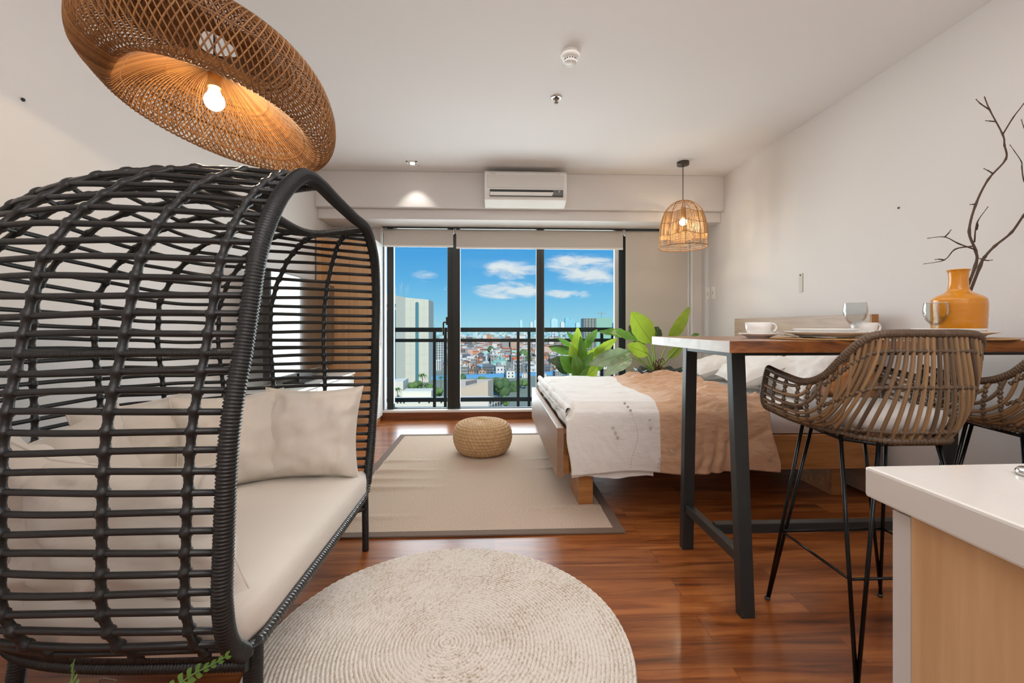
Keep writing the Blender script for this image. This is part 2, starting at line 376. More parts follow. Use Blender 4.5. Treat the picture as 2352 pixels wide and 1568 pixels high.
def spline(pts, per=8, closed=False):
    P = [Vector(p) for p in pts]; n = len(P); out = []
    for i in range(n if closed else n - 1):
        p0 = P[i - 1] if (i > 0 or closed) else P[0] * 2 - P[1]
        p1 = P[i]; p2 = P[(i + 1) % n]; p3 = P[(i + 2) % n] if (i + 2 < n or closed) else P[-1] * 2 - P[-2]
        for k in range(per):
            t = k / per
            out.append(.5 * ((2 * p1) + (p2 - p0) * t + (2 * p0 - 5 * p1 + 4 * p2 - p3) * t * t + (3 * p1 - p0 - 3 * p2 + p3) * t ** 3))
    if not closed: out.append(P[-1].copy())
    return out
def resample(P, n=None, step=None, closed=False):
    P = [Vector(p) for p in P]
    if closed: P = P + [P[0]]
    L = [0]
    for a, b in zip(P, P[1:]): L.append(L[-1] + (b - a).length)
    tot = L[-1]
    if n is None: n = max(2, int(tot / step) + 1)
    out = []; j = 0
    m = n if closed else n - 1
    for i in range(n):
        d = tot * i / m
        while j < len(L) - 2 and L[j + 1] < d: j += 1
        t = (d - L[j]) / max(L[j + 1] - L[j], 1e-9); out.append(P[j].lerp(P[j + 1], min(t, 1)))
    return out
def wrapped(mb, pts, r, pitch=.007, n=10, closed=False, amp=.09):
    """cane-wrapped tube: fine ridges along its length"""
    Q = resample(pts, step=pitch / 3, closed=closed)
    mb.tube(Q, [r * (1 + amp * (1 if i % 3 == 1 else (-1 if i % 3 == 0 else .3))) for i in range(len(Q))], n, closed); return mb
def helix(pts, rad, turns, ph, closed=False, per=10):
    Q = resample(pts, n=max(int(turns * per), 8), closed=closed); N = len(Q); out = []; u = None
    for i in range(N):
        a = Q[i - 1] if i > 0 else Q[0]; b = Q[i + 1] if i < N - 1 else Q[-1]; t = (b - a).normalized()
        u = t.orthogonal().normalized() if u is None else (u - t * u.dot(t)).normalized()
        w = t.cross(u); g = 2 * PI * turns * i / N + ph; out.append(Q[i] + (u * math.cos(g) + w * math.sin(g)) * rad)
    return out
def fbm(x, y, z, o=3):
    return noise.fractal(Vector((x, y, z)), 1.0, 2.0, o)
def pxy(px, py, Y):
    """the point at depth Y seen at pixel (px, py) of the photograph, used to take measurements of things"""
    a = (px - CX) / FPX; b = (HOR - py) / FPX
    rx = math.sin(PSI) + math.cos(PSI) * a; ry = math.cos(PSI) - math.sin(PSI) * a; t = Y / ry
    return Vector((rx * t, Y, CAMH + b * t))

# ============================================================ SETTING
XL, XR, YB, ZC, YW = -1.90, 2.537, -2.6, 2.762, 5.25
struct('floor', MB().box((XL - .1, YB - .1, -.06), (XR + .1, YW + .12, 0)), FLOOR)
struct('ceiling', MB().box((XL - .1, YB - .1, ZC), (XR + .1, YW + .15, ZC + .1)), CEIL)
struct('wall_left', MB().box((XL - .12, YB - .1, 0), (XL, YW + .15, ZC)), WALL)
struct('wall_right', MB().box((XR, YB - .1, 0), (XR + .12, YW + .15, ZC)), WALL)
struct('wall_back', MB().box((XL, YB - .12, 0), (XR, YB, ZC)), WALL)
# ceiling beam over the window, stepped
struct('trim_1', MB().box((XL, 4.70, 2.378), (XR, 5.4, ZC)).box((XL, 4.775, 2.268), (XR, 5.4, 2.378)), WALL, bevel=.006)
# window wall: sides and kerb
XWL, XWR = -1.315, 2.335
struct('wall_front', MB().box((XL, YW - .04, 0), (XWL, YW + .14, 2.27)).box((XWR, YW - .02, 0), (XR, YW + .14, 2.27)).box((XWL, YW - .02, 0), (XWR, YW + .14, .085)), WALL)
struct('trim_2', MB().box((XWL - .06, 5.185, 0), (XWR, 5.235, .085)), KERB, bevel=.004)
struct('trim_3', MB().box((XWL - .01, 5.19, .085), (XWR, YW + .1, .112)), WHITE2, bevel=.003)
struct('trim_4', MB().box((XWR, 5.19, .0), (XWR + .035, 5.235, 2.268)).box((XWR + .05, 5.2, 0), (XWR + .085, 5.235, 2.268)), WHITE2, bevel=.004)
struct('trim_5', MB().box((XWL - .03, 5.19, .1), (XWL, YW, 2.268)), WHITE2, bevel=.004)
struct('baseboard_left', MB().box((XL, YB, 0), (XL + .012, 4.86, .08)), WHITE2)
struct('baseboard_right', MB().box((XR - .012, YB, 0), (XR, 5.2, .08)), WHITE2)

# sliding window
def sx(px, Y=YW + .02): return pxy(px, 750, Y).x
w = struct('window_1', MB().box((sx(1421), YW + .0, .112), (sx(1441), YW + .07, 2.27)).box((sx(890), YW, .112), (sx(905), YW + .07, 2.27))
           .box((sx(890), YW + .03, .105), (2.335, YW + .07, .122)).box((2.29, YW, .112), (2.335, YW + .07, 2.27)).box((sx(890), YW, 2.24), (2.335, YW + .07, 2.27)), FRAME, bevel=.003)
for (a, b, y0) in ((1028, 1057, .0), (1232, 1250, .02)):
    MB().box((sx(a), YW + y0, .112), (sx(b), YW + .06, 2.25)).box((sx(a) + .045, YW + y0 - .006, .112), (sx(a) + .055, YW + y0, 2.25)).build('mullion', FRAME, w, .003)
MB().box((sx(1411), YW + .01, .112), (sx(1420), YW + .05, 2.25)).build('side_track', GREYM, w, .002)
for (a, b) in ((905, 1028), (1057, 1232), (1250, 1420)):
    MB().box((sx(a), YW + .03, .118), (sx(b), YW + .036, 2.25)).build('glass_pane', GLASS, w)
MB().box((sx(1433), YW + .03, .118), (2.29, YW + .036, 2.25)).build('glass_pane', GLASS, w)
hb = pxy(1024, 745, YW - .02)
MB().box((sx(1025), YW - .02, hb.z - .005), (sx(1030), YW, hb.z + .09)).tube(spline([(sx(1027), YW - .03, hb.z + .02), (sx(1021), YW - .05, hb.z + .025), (sx(1020), YW - .05, hb.z - .02), (sx(1020), YW - .05, hb.z - .13)], 5), .011, 8).build('latch_handle', FRAME, w, .003)

# roller blinds
def blind(x0, x1, z1, label, Y=5.16):
    t = thing('roller_blind', label, 'blind', ((x0 + x1) / 2, Y, z1))
    MB().tube([(x0 + .01, Y, 2.215), (x1 - .01, Y, 2.215)], .032, 20).build('roller_tube', BLIND, t)
    MB().box((x0 + .012, Y - .034, z1 + .02), (x1 - .012, Y - .0325, 2.215)).build('fabric', BLIND, t)
    MB().box((x0 + .012, Y - .039, z1), (x1 - .012, Y - .027, z1 + .022)).build('bottom_bar', WHITE, t, .002)
    MB().box((x0, Y - .03, 2.20), (x0 + .008, Y + .03, 2.262)).build('bracket', WHITE, t, .002)
    MB().box((x1 - .008, Y - .03, 2.20), (x1, Y + .03, 2.262)).build('bracket', WHITE, t, .002)
    return t
b1 = pxy(880, 750, 5.16).x; b2 = pxy(1045, 750, 5.16).x; b3 = pxy(1432, 750, 5.16).x
blind(b1, b2 - .006, 2.03, 'narrower cream roller blind, rolled up above the left window pane')
blind(b2 + .006, b3 - .004, 2.015, 'wide cream roller blind rolled up above the middle and right window panes')
blind(b3 + .004, 2.325, .13, 'cream roller blind pulled all the way down behind the leafy plants')
struct('trim_6', MB().box((b1, 5.13, 2.252), (2.33, 5.20, 2.266)), FRAME)
tag(MB().tube(spline([(2.352, 5.17, 2.2), (2.354, 5.165, 1.4), (2.372, 5.165, 1.0), (2.362, 5.165, .7), (2.368, 5.165, 1.0), (2.366, 5.165, 2.2)], 6), .0018, 6).build('blind_cord', WHITE), 'thin white bead cord hanging in the corner beside the lowered blind', 'cord')

# balcony
struct('floor_balcony', MB().box((-2.5, YW + .14, -.25), (4, 6.3, -.05)), M('balcony_concrete', 'B9B4AC', .8))
rt = thing('balcony_railing', 'black metal balcony railing with paired uprights outside the window', 'railing', (.2, 6.0, -.05))
YR = 6.0
def rz(py): return pxy(1176, py, YR).z
MB().box((-2.4, YR - .03, rz(762)), (3.6, YR + .03, rz(752))).build('handrail', FRAME, rt, .005)
MB().box((-2.4, YR - .015, rz(785)), (3.6, YR + .015, rz(777.5))).build('middle_rail', FRAME, rt)
MB().box((-2.4, YR - .015, rz(921)), (3.6, YR + .015, rz(912))).build('bottom_rail', FRAME, rt)
for k in range(-3, 4):
    for px in (1190 + 192 * k, 1215 + 192 * k):
        x = pxy(px, 750, YR).x
        if -2.4 < x < 3.6: MB().box((x - .019, YR - .018, -.05), (x + .019, YR + .018, rz(760))).build('upright', FRAME, rt)

# ============================================================ CITY BELOW
GZ = -46.0
struct('ground_city', MB().box((-9000, 40, GZ - 1), (9000, 9500, GZ)), M('city_ground', '8A8C84', .95, col2='6E7A66', var=.8, vscale=(.01, .01, .01)))
WIN_D = M('dark_house_window', '3A4248', .3)
ROOFS = [M('grey_roof_sheet', '8C8A88', .7, col2='A09C98', var=.6, vscale=(.3, .3, .3)), M('orange_roof_sheet', 'C8643A', .7, col2='B5532E', var=.6, vscale=(.3, .3, .3)), M('rust_roof_sheet', '8F6552', .8, col2='7A5546', var=.6, vscale=(.3, .3, .3)),
         M('teal_roof_sheet', '78B8AE', .6), M('slate_roof_sheet', '5F656B', .7), M('pale_roof_sheet', 'C9C5C0', .7), M('blue_roof_sheet', '6FA6C8', .6)]
WALLS = [M('white_house_wall', 'D8D2CC', .9), M('grey_house_wall', '9A9894', .9), M('pink_house_wall', 'CDAEA2', .9), M('mint_house_wall', 'A8CFC4', .9), M('tan_house_wall', 'B89C86', .9), M('dark_house_wall', '6C6C6E', .9), M('orange_house_wall', 'D08A66', .9)]
def house_mesh(wd, dp, ht, gable):
    m = MB(); m.m = 0; m.box((-wd / 2, -dp / 2, 0), (wd / 2, dp / 2, ht)); m.m = 1
    if gable:
        e = .5
        m.prism([(-wd / 2 - e, -dp / 2 - e, ht), (wd / 2 + e, -dp / 2 - e, ht), (wd / 2 + e, 0, ht + dp * .28), (-wd / 2 - e, 0, ht + dp * .28)], (0, 0, .25))
        m.prism([(-wd / 2 - e, 0, ht + dp * .28), (wd / 2 + e, 0, ht + dp * .28), (wd / 2 + e, dp / 2 + e, ht), (-wd / 2 - e, dp / 2 + e, ht)], (0, 0, .25))
        m.m = 0
        m.poly([(-wd / 2, -dp / 2, ht), (-wd / 2, 0, ht + dp * .27), (-wd / 2, dp / 2, ht)]); m.poly([(wd / 2, -dp / 2, ht), (wd / 2, dp / 2, ht), (wd / 2, 0, ht + dp * .27)])
    else:
        m.box((-wd / 2 - .3, -dp / 2 - .3, ht), (wd / 2 + .3, dp / 2 + .3, ht + .5)); m.box((-wd * .2, -dp * .1, ht + .5), (wd * .12, dp * .25, ht + 2.4))
    m.m = 2; fl = int(ht / 3)
    for f in range(fl):
        z = f * 3 + 1.0
        for sy in (-1, 1):
            for k in range(3):
                x = (k - 1) * wd * .3; y = sy * (dp / 2 + .04); m.box((x - .7, y - .05, z), (x + .7, y + .05, z + 1.3))
        for sxx in (-1, 1):
            for k in range(2):
                y = (k - .5) * dp * .45; x = sxx * (wd / 2 + .04); m.box((x - .05, y - .6, z), (x + .05, y + .6, z + 1.3))
    return m
KINDS = [('small white house with a grey flat roof, one of many in the city below', 0, 0, 0, (9, 8, 7)), ('grey concrete house with pale flat roof in the city below', 1, 5, 0, (10, 9, 9)),
         ('white house with an orange pitched roof among the city houses below', 0, 1, 1, (10, 8, 6)), ('tan house under a rust brown pitched roof in the city below', 4, 2, 1, (9, 8, 6)),
         ('mint green house with teal roof in the crowded city below', 3, 3, 0, (11, 9, 8)), ('pink walled house with grey sheet roof in the city below', 2, 0, 1, (9, 8, 6)),
         ('dark grey house with slate roof among the city houses below', 5, 4, 1, (11, 10, 8)), ('pale house under a long white sheet roof in the city below', 0, 5, 1, (16, 10, 6)),
         ('orange painted house with grey roof in the city below', 6, 2, 0, (8, 8, 8)), ('white house with a light blue sheet roof in the city below', 0, 6, 1, (10, 9, 6))]
WEI = [5, 5, 2.2, 4, 1.2, 3, 3, 2.5, 1, 1.2]
protos = []
for (lb, wi, ri, gb, dm) in KINDS:
    o = house_mesh(*dm, gb).build('city_house', [WALLS[wi], ROOFS[ri], WIN_D]); tag(o, lb, 'house', 'houses: ' + lb.split(',')[0]); protos.append([o, False])
spots = []; Y = 285.0
while Y < 760:
    gap = 10.5 + Y * .0085
    X = Y * -.30 + rnd.uniform(0, 8)
    while X < Y * .36:
        spots.append((X + rnd.uniform(-2, 2), Y + rnd.uniform(-2, 2))); X += gap + rnd.uniform(0, 5)
    Y += gap + 1.5
def free_spot(x, y):
    if y < 470 and x < -.09 * y: return False                # tower and its garden
    if y < 402: return False
    if abs(y - (408 + .30 * x)) < 9: return False              # rail line
    if abs(x - 181) < 42 and abs(y - 770) < 36: return False
    if abs(x + 62) < 13 and abs(y - 476) < 16: return False
    if abs(x - 40) < 17 and abs(y - 560) < 17: return False
    if abs(x + 5) < 14 and abs(y - 640) < 14: return False
    if abs(x - 6) < 11 and abs(y - 520) < 11: return False
    if abs(x + 75) < 24 and abs(y - 568) < 24: return False
    return True
spots = [p for p in spots if free_spot(*p)]
near = spots[:296]; rest = spots[296:]
for (x, y) in near:
    k = rnd.choices(range(len(KINDS)), WEI)[0]; o, used = protos[k]
    if used: o = o.copy(); COL.objects.link(o)
    protos[k][1] = True
    sc = rnd.uniform(.62, .95); o.location = (x, y, GZ); o.scale = (sc, sc * rnd.uniform(.9, 1.15), sc * rnd.choice((.8, 1, 1.1, 1.5))); o.rotation_euler.z = rnd.choice((0, PI / 2)) + rnd.uniform(-.3, .3)
for o, used in protos:
    if not used: bpy.data.objects.remove(o)
# the rest of the city, too many to count: one object
m = MB(); far = list(rest); Y = 760.0
while Y < 6500:
    gap = 14 + (Y - 760) * .022; X = Y * -.32
    while X < Y * .4:
        far.append((X + rnd.uniform(-4, 4), Y + rnd.uniform(-4, 4))); X += gap * rnd.uniform(.8, 1.5)
    Y += gap * 1.15
for (x, y) in far:
    if not free_spot(x, y): continue
    k = 1 + max(0, (y - 900) / 2600); wd = rnd.uniform(4, 8) * k ** .6; dp = rnd.uniform(4, 7) * k ** .6; ht = rnd.uniform(5, 11) * (2.4 if rnd.random() < .06 else 1)
    if y > 1800: ht *= 1.25
    c = rnd.choices(range(8), (5, 4, 2, 1.5, 3, 2, 1, 2.4))[0]; m.m = c
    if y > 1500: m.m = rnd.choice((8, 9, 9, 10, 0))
    m.box((x - wd, y - dp, GZ), (x + wd, y + dp, GZ + ht))
    if y < 1500:
        m.m = rnd.choice((11, 11, 12, 13, 14)); m.box((x - wd - .3, y - dp - .3, GZ + ht), (x + wd + .3, y + dp + .3, GZ + ht + .6))
FARM = [M('hazy_pale_block', 'B9CDD2', .9), M('hazy_teal_block', '8FB9C4', .9), M('hazy_green_block', '86AFA6', .9)]  # blue-green tints put the distance haze into the block colours
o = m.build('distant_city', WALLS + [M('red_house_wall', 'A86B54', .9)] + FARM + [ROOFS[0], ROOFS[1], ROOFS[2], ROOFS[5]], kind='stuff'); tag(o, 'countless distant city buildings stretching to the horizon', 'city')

# beige office tower on the left, base of the tower hidden by its garden
def tower():
    Yt = 372.0
    t = thing('office_tower', 'tall beige office tower with a slim arched window strip, seen through the left pane', 'building', (-75, Yt, GZ))
    BE = M('tower_stone', 'D2CCBC', .8, col2='C8C2B2', var=.4, vscale=(.1, .1, .1)); GL = M('tower_glass', '4E7C86', .15, spec=.8)
    x0 = pxy(931, 750, Yt).x; x1 = pxy(984.5, 750, Yt).x; zt = pxy(931, 683, Yt).z; zt2 = pxy(931, 688, Yt).z
    b = MB(); b.prism([(x0, Yt, GZ), (x1, Yt, GZ), (x1, Yt, zt2), (x0, Yt, zt)], (0, 30, 0)); b.build('shaft', BE, t)
    b = MB(); zt3 = pxy(912, 672, Yt).z
    b.hexa([(x0 - 34, Yt + 26, GZ), (x0, Yt + .02, GZ), (x0, Yt + 30, GZ), (x0 - 34, Yt + 40, GZ), (x0 - 34, Yt + 26, zt3 + 4), (x0, Yt + .02, zt), (x0, Yt + 30, zt), (x0 - 34, Yt + 40, zt3 + 4)])
    b.build('side_wing', BE, t)
    xa = pxy(954.3, 750, Yt).x; xb = pxy(962, 750, Yt).x; r = (xb - xa) / 2; za = pxy(954, 697, Yt).z
    def strip(dx, yy):
        return [(xa - dx, yy, pxy(954, 874, Yt).z), (xb + dx, yy, pxy(954, 874, Yt).z)] + [(xa + r + (r + dx) * math.cos(PI * k / 8), yy, za + (r + dx) * math.sin(PI * k / 8)) for k in range(9)]
    MB().prism(strip(.7, Yt - .5), (0, .6, 0)).build('strip_frame', BE, t); MB().prism(strip(0, Yt - .62), (0, .3, 0)).build('arched_strip_window', GL, t)
    b = MB()
    for (p0, p1, ya, yb) in ((.28, .62, 712, 880), (.28, .62, 698, 705)):
        A = Vector((x0, Yt, 0)).lerp(Vector((x0 - 34, Yt + 26, 0)), p0); B = Vector((x0, Yt, 0)).lerp(Vector((x0 - 34, Yt + 26, 0)), p1)
        n = Vector((-26, -34, 0)).normalized() * .4; za_, zb_ = pxy(915, ya, Yt + 12).z, pxy(915, yb, Yt + 12).z
        b.hexa([A + n + Vector((0, 0, zb_)), A - n + Vector((0, 0, zb_)), B - n + Vector((0, 0, zb_)), B + n + Vector((0, 0, zb_)), A + n + Vector((0, 0, za_)), A - n + Vector((0, 0, za_)), B - n + Vector((0, 0, za_)), B + n + Vector((0, 0, za_))])
    b.build('curtain_wall', GL, t)
    b = MB()
    for k in range(1, 9):
        z = GZ + (zt2 - GZ) * k / 9.0; b.box((x0, Yt - .04, z), (x1, Yt + .02, z + .12))
    for k in (.22, .8): b.box((x0 + (x1 - x0) * k, Yt - .04, GZ), (x0 + (x1 - x0) * k + .15, Yt + .02, zt2))
    b.build('panel_joints', M('joint_grey', 'B0AA9C', .9), t)
    b = MB()
    for k in range(5):
        p = pxy(909 + k * 7 + (k % 2) * 3, 675, Yt + 10); b.tube([(p.x, p.y, p.z - 4), (p.x, p.y, p.z + 6 + 2 * (k % 3))], .12, 5)
    b.build('rooftop_aerials', GREYM, t)
tower()
def slab_block(name, label, px0, px1, yt, yb, Y, depth, mats, floors, cols, roofbits=None, frame=False):
    x0 = pxy(px0, 750, Y).x; x1 = pxy(px1, 750, Y).x; zt = pxy(px0, yt, Y).z; zb = max(pxy(px0, yb, Y).z, GZ) if yb else GZ
    t = thing(name, label, 'building', ((x0 + x1) / 2, Y, zb))
    MB().box((x0, Y, zb), (x1, Y + depth, zt)).build('facade', mats[0], t)
    b = MB(); fh = (zt - zb) / floors; cw = (x1 - x0) / cols
    for f in range(floors):
        for c in range(cols):
            b.box((x0 + cw * (c + .2), Y - .15, zb + fh * (f + .25)), (x0 + cw * (c + .8), Y + .05, zb + fh * (f + .8)))
    b.build('windows', mats[1], t)
    if frame:
        b = MB()
        for f in range(floors + 1): b.box((x0 - .4, Y - 1.0, zb + fh * f - .25), (x1 + .4, Y, zb + fh * f + .25))
        b.build('floor_slabs', mats[2], t)
    return t, x0, x1, zt
GRN = M('green_safety_net', '8FB8A4', .9); CON = M('raw_concrete', 'B8B8AE', .9); WB = M('white_block_wall', 'D6D8D6', .9); WG = M('block_glass', '6C8490', .3)
slab_block('condominium_block', 'white condominium block with rows of balconies just right of the beige tower', 984, 1018, 784, 830, 560, 18, (WB, WIN_D, WB), 12, 6, frame=True)
slab_block('annex_block', 'narrow pale block in front of the balconied condominium', 998, 1012, 828, 862, 470, 12, (WB, WIN_D), 8, 3)
t, x0, x1, zt = slab_block('unfinished_tower', 'unfinished concrete tower in green netting with a crane, rising above the railing on the right', 1341, 1404, 731, None, 760, 26, (CON, WIN_D, CON), 30, 9, frame=True)
MB().box((x0 + (x1 - x0) * .45, 758.4, zt - 52), (x1 + .6, 758.9, zt + .5)).build('safety_net', GRN, t)
b = MB()
for k in range(10): b.tube([(x0 + (x1 - x0) * k / 9, 762, zt), (x0 + (x1 - x0) * k / 9, 762, zt + 3.5)], .25, 4)
b.build('rebar_posts', GRN, t)
b = MB(); cxx = x0 + (x1 - x0) * .68
b.bar((cxx, 768, zt), (cxx, 768, zt + 11), .9, .9, (1, 0, 0)).bar((cxx - 8, 768, zt + 9.5), (cxx + 8.5, 768, zt + 9.3), .5, .7).bar((cxx, 768, zt + 9), (cxx, 768, zt + 13), .4, .4, (1, 0, 0)); b.build('tower_crane', M('crane_steel', '8C8F7A', .6), t)
SK = [M('skyline_haze_teal', '86C0D2', .5), M('skyline_haze_pale', 'B0D6DE', .6), M('skyline_white', 'D0D8D6', .7)]  # bluish tower colours stand in for haze on the horizon
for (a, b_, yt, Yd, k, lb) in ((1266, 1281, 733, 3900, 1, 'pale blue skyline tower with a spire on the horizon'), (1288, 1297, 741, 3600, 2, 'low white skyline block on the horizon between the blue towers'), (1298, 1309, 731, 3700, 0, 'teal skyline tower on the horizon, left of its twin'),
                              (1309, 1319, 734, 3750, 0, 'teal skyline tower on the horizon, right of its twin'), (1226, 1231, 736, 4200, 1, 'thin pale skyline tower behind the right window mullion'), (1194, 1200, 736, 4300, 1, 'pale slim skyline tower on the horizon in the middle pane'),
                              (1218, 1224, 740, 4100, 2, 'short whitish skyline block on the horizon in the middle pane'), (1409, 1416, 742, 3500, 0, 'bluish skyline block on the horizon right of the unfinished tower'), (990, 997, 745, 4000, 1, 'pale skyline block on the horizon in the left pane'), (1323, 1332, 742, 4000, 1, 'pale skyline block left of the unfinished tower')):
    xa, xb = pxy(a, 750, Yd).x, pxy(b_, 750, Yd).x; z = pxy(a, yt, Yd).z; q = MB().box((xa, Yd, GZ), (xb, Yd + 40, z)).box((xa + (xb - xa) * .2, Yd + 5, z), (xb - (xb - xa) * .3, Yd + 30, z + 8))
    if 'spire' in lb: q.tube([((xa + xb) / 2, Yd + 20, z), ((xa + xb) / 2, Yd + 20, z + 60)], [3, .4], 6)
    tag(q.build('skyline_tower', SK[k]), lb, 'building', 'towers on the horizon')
# rail line with blue fence
b = MB(); b.m = 0
for k in range(40):
    xa = -200 + k * 12.0; b.hexa([(xa, 404 + .3 * xa, GZ), (xa + 12, 404 + .3 * (xa + 12), GZ), (xa + 12, 411 + .3 * (xa + 12), GZ), (xa, 411 + .3 * xa, GZ), (xa, 404 + .3 * xa, GZ + 3), (xa + 12, 404 + .3 * (xa + 12), GZ + 3), (xa + 12, 411 + .3 * (xa + 12), GZ + 3), (xa, 411 + .3 * xa, GZ + 3)])
tag(b.build('blue_roofed_wall', M('blue_sheet', '5C9AC8', .6)), 'long straight blue roofed wall crossing the city behind the near trees', 'wall')
# near rooftops
def P2(px, py, Y): return pxy(px, py, Y)
CRM = M('cream_facade', 'DCD5C6', .9); BEI = M('beige_facade', 'CDB8A4', .9)
t = thing('podium_building', 'low cream building with small dark windows at the bottom of the left pane', 'building', (-40, 215, GZ))
q0 = P2(860, 917, 215); q1 = P2(1029, 917, 215)
MB().box((q0.x, 215, GZ), (q1.x, 222, q0.z)).build('block', CRM, t)
MB().box((q0.x, 214.6, q0.z), (q1.x, 216, q0.z + .8)).build('parapet', CRM, t)
for (a, w_) in ((911.5, 3.5), (919, 3.5), (926.5, 3.5), (961.5, 3.5), (984, 3.8), (1012, 3.5)):
    MB().box((P2(a, 0, 215).x, 214.5, P2(0, 931, 215).z), (P2(a + w_, 0, 215).x, 215.1, P2(0, 921, 215).z)).build('window', WIN_D, t)
MB().box((P2(928, 0, 226).x, 222.02, GZ), (P2(993, 0, 226).x, 232, P2(0, 901, 226).z)).build('rear_block', CRM, t)
MB().box((P2(900, 0, 264).x, 264, GZ), (P2(926, 0, 264).x, 280, P2(0, 880, 264).z)).build('side_block', CRM, t)
t = thing('hall_building', 'beige flat hall roof with a dark louvred front in the middle pane below the railing', 'building', (10, 260, GZ))
a0 = P2(1045, 905, 250); a1 = P2(1121, 905, 250)
MB().hexa([(a0.x, 250, GZ), (a1.x, 250, GZ), (a1.x + 3, 290, GZ), (a0.x, 290, GZ), (a0.x, 250, P2(0, 903, 250).z), (a1.x, 250, P2(0, 880, 250).z), (a1.x + 3, 290, P2(0, 876, 290).z), (a0.x, 290, P2(0, 876, 290).z)]).build('hall', BEI, t)
b = MB()
for k in range(9):
    xx = P2(1070 + k * 2.9, 0, 249).x; b.box((xx, 248.8, P2(0, 891 - k * .7, 249).z), (xx + .45, 249.6, P2(0, 881 - k * .5, 249).z))
b.build('louvre', WIN_D, t)
t = thing('white_apartment', 'long white building with open balconies at the bottom of the middle pane', 'building', (15, 205, GZ))
a0 = P2(1040, 915, 205); a1 = P2(1122, 915, 205); a2 = P2(1152, 915, 225)
MB().box((a0.x, 205, GZ), (a1.x, 212, a0.z)).build('main_block', M('pinkish_white_facade', 'DCCFC4', .9), t)
b = MB(); b.hexa([(a1.x, 205, GZ), (a2.x + 1, 225, GZ), (a2.x, 232, GZ), (a1.x, 212, GZ), (a1.x, 205, a1.z), (a2.x + 1, 225, a2.z - 1), (a2.x, 232, a2.z - 1), (a1.x, 212, a1.z)]); b.build('wing', M('pinkish_white_facade', 'DCCFC4', .9), t)
b = MB()
for f in range(3):
    for k in range(5):
        u = .08 + .18 * k; xx = a1.x + (a2.x + 1 - a1.x) * u; yy = 205 + 20 * u; z = a1.z - 2.4 - 3.2 * f; b.box((xx - .2, yy - .5, z), (xx + .75, yy + .3, z + 1.9))
b.build('balcony_openings', WIN_D, t)
# trees and palms
FOL = [M('tree_foliage', '4F6B3C', .9, col2='6E8A4A', var=1, vscale=(.5, .5, .5)), M('dark_tree_foliage', '3D5636', .9, col2='54703F', var=1, vscale=(.5, .5, .5))]
BARK = M('tree_bark', '6A5A48', .9)
def tree(px, py, Y, rpx, lab, k=0, base=GZ):
    c = P2(px, py, Y); r = rpx * Y / FPX; t = thing('garden_tree', lab, 'tree', (c.x, Y, base)); b = MB(); rr = random.Random(int(px * 7 + py))
    for i in range(9):
        q = Vector((rr.uniform(-.6, .6), rr.uniform(-.6, .6), rr.uniform(-.5, .6))) * r; s_ = r * rr.uniform(.42, .62)
        b.lathe([(max(s_ * math.sin(PI * j / 8), .01), -s_ * math.cos(PI * j / 8)) for j in range(9)], 14, tuple(c + q),
                lambda th, R, z, i=i: (R * (1 + .34 * noise.noise(Vector((math.cos(th) * 2.4, math.sin(th) * 2.4, z / s_ * 2.4 + i * 3)))), z * (1 + .1 * math.sin(th * 3))))
    b.build('crown', FOL[k], t); MB().tube([(c.x, Y, base), (c.x, Y, c.z)], r * .1, 6).build('trunk', BARK, t)
tree(1150, 889, 300, 22, 'big round dark green tree in the middle pane, in front of the blue wall', 1)
tree(1181, 889, 318, 18, 'grey green tree right of the big round tree, by the railing uprights', 1)
tree(1107, 876, 330, 11, 'small tree behind the beige hall roof', 0); tree(1086, 868, 420, 7, 'tiny tree above the beige hall, left of centre', 0)
tree(1062, 868, 380, 10, 'dark tree beside the mullion above the beige hall', 1); tree(1164, 921, 215, 11, 'light green tree beside the white balcony building', 0); tree(1205, 880, 330, 9, 'bushy tree right of the railing uprights, near the bed corner', 0)
tree(1085, 860, 470, 9, 'dark tree among the grey houses in the middle pane', 1); tree(1127, 805, 640, 9, 'dark green tree between the pale roofs in mid city', 1); tree(1207, 820, 560, 16, 'broad green grove of trees in the city seen beside the right mullion', 0); tree(1147, 842, 520, 8, 'small dark tree right of the grey houses', 1)
tree(946, 890, 273, 13, 'round shrub tree in the garden beneath the tower', 0); tree(958, 886, 290, 11, 'smaller dark shrub tree in the garden under the arched window strip', 1); tree(987, 895, 262, 13, 'leafy shrub tree in the garden left of the railing posts', 0); tree(1008, 901, 258, 11, 'low light green shrub in the garden behind the paired posts', 0)
def palm(px, py, Y, rpx, lab, base):
    c = P2(px, py, Y); r = rpx * Y / FPX; t = thing('palm_tree', lab, 'tree', (c.x, Y, base)); b = MB()
    for i in range(11):
        a = 2 * PI * i / 11 + .3; d = Vector((math.cos(a), math.sin(a) * .9, 0)); up = .45 + .3 * (i % 3)
        L = [c + d * r * q + Vector((0, 0, r * (up * q - 1.1 * q * q))) for q in (0, .25, .5, .75, 1)]
        for p, q, w0, w1 in zip(L, L[1:], (.05, .2, .2, .12), (.2, .2, .12, .02)):
            n = d.cross(Vector((0, 0, 1))) * r
            b.poly([p - n * w0, q - n * w1, q - Vector((0, 0, r * .04)), p - Vector((0, 0, r * .04))]); b.poly([p - Vector((0, 0, r * .04)), q - Vector((0, 0, r * .04)), q + n * w1, p + n * w0])
    b.build('fronds', FOL[0], t); MB().tube([(c.x, Y, base), (c.x, Y, c.z)], r * .07, 6).build('trunk', BARK, t)
for a in ((970, 861, 305, 13, 'tall palm tree in front of the tower foot beside the arched strip'), (919, 870, 320, 9, 'palm tree at the left foot of the tower'), (913, 893, 256, 12, 'palm tree at the lower left corner of the left pane'), (979, 883, 284, 12, 'palm tree on the roof garden just left of the paired posts'), (1013, 866, 300, 9, 'palm tree seen between the paired railing posts')): palm(*a, GZ)

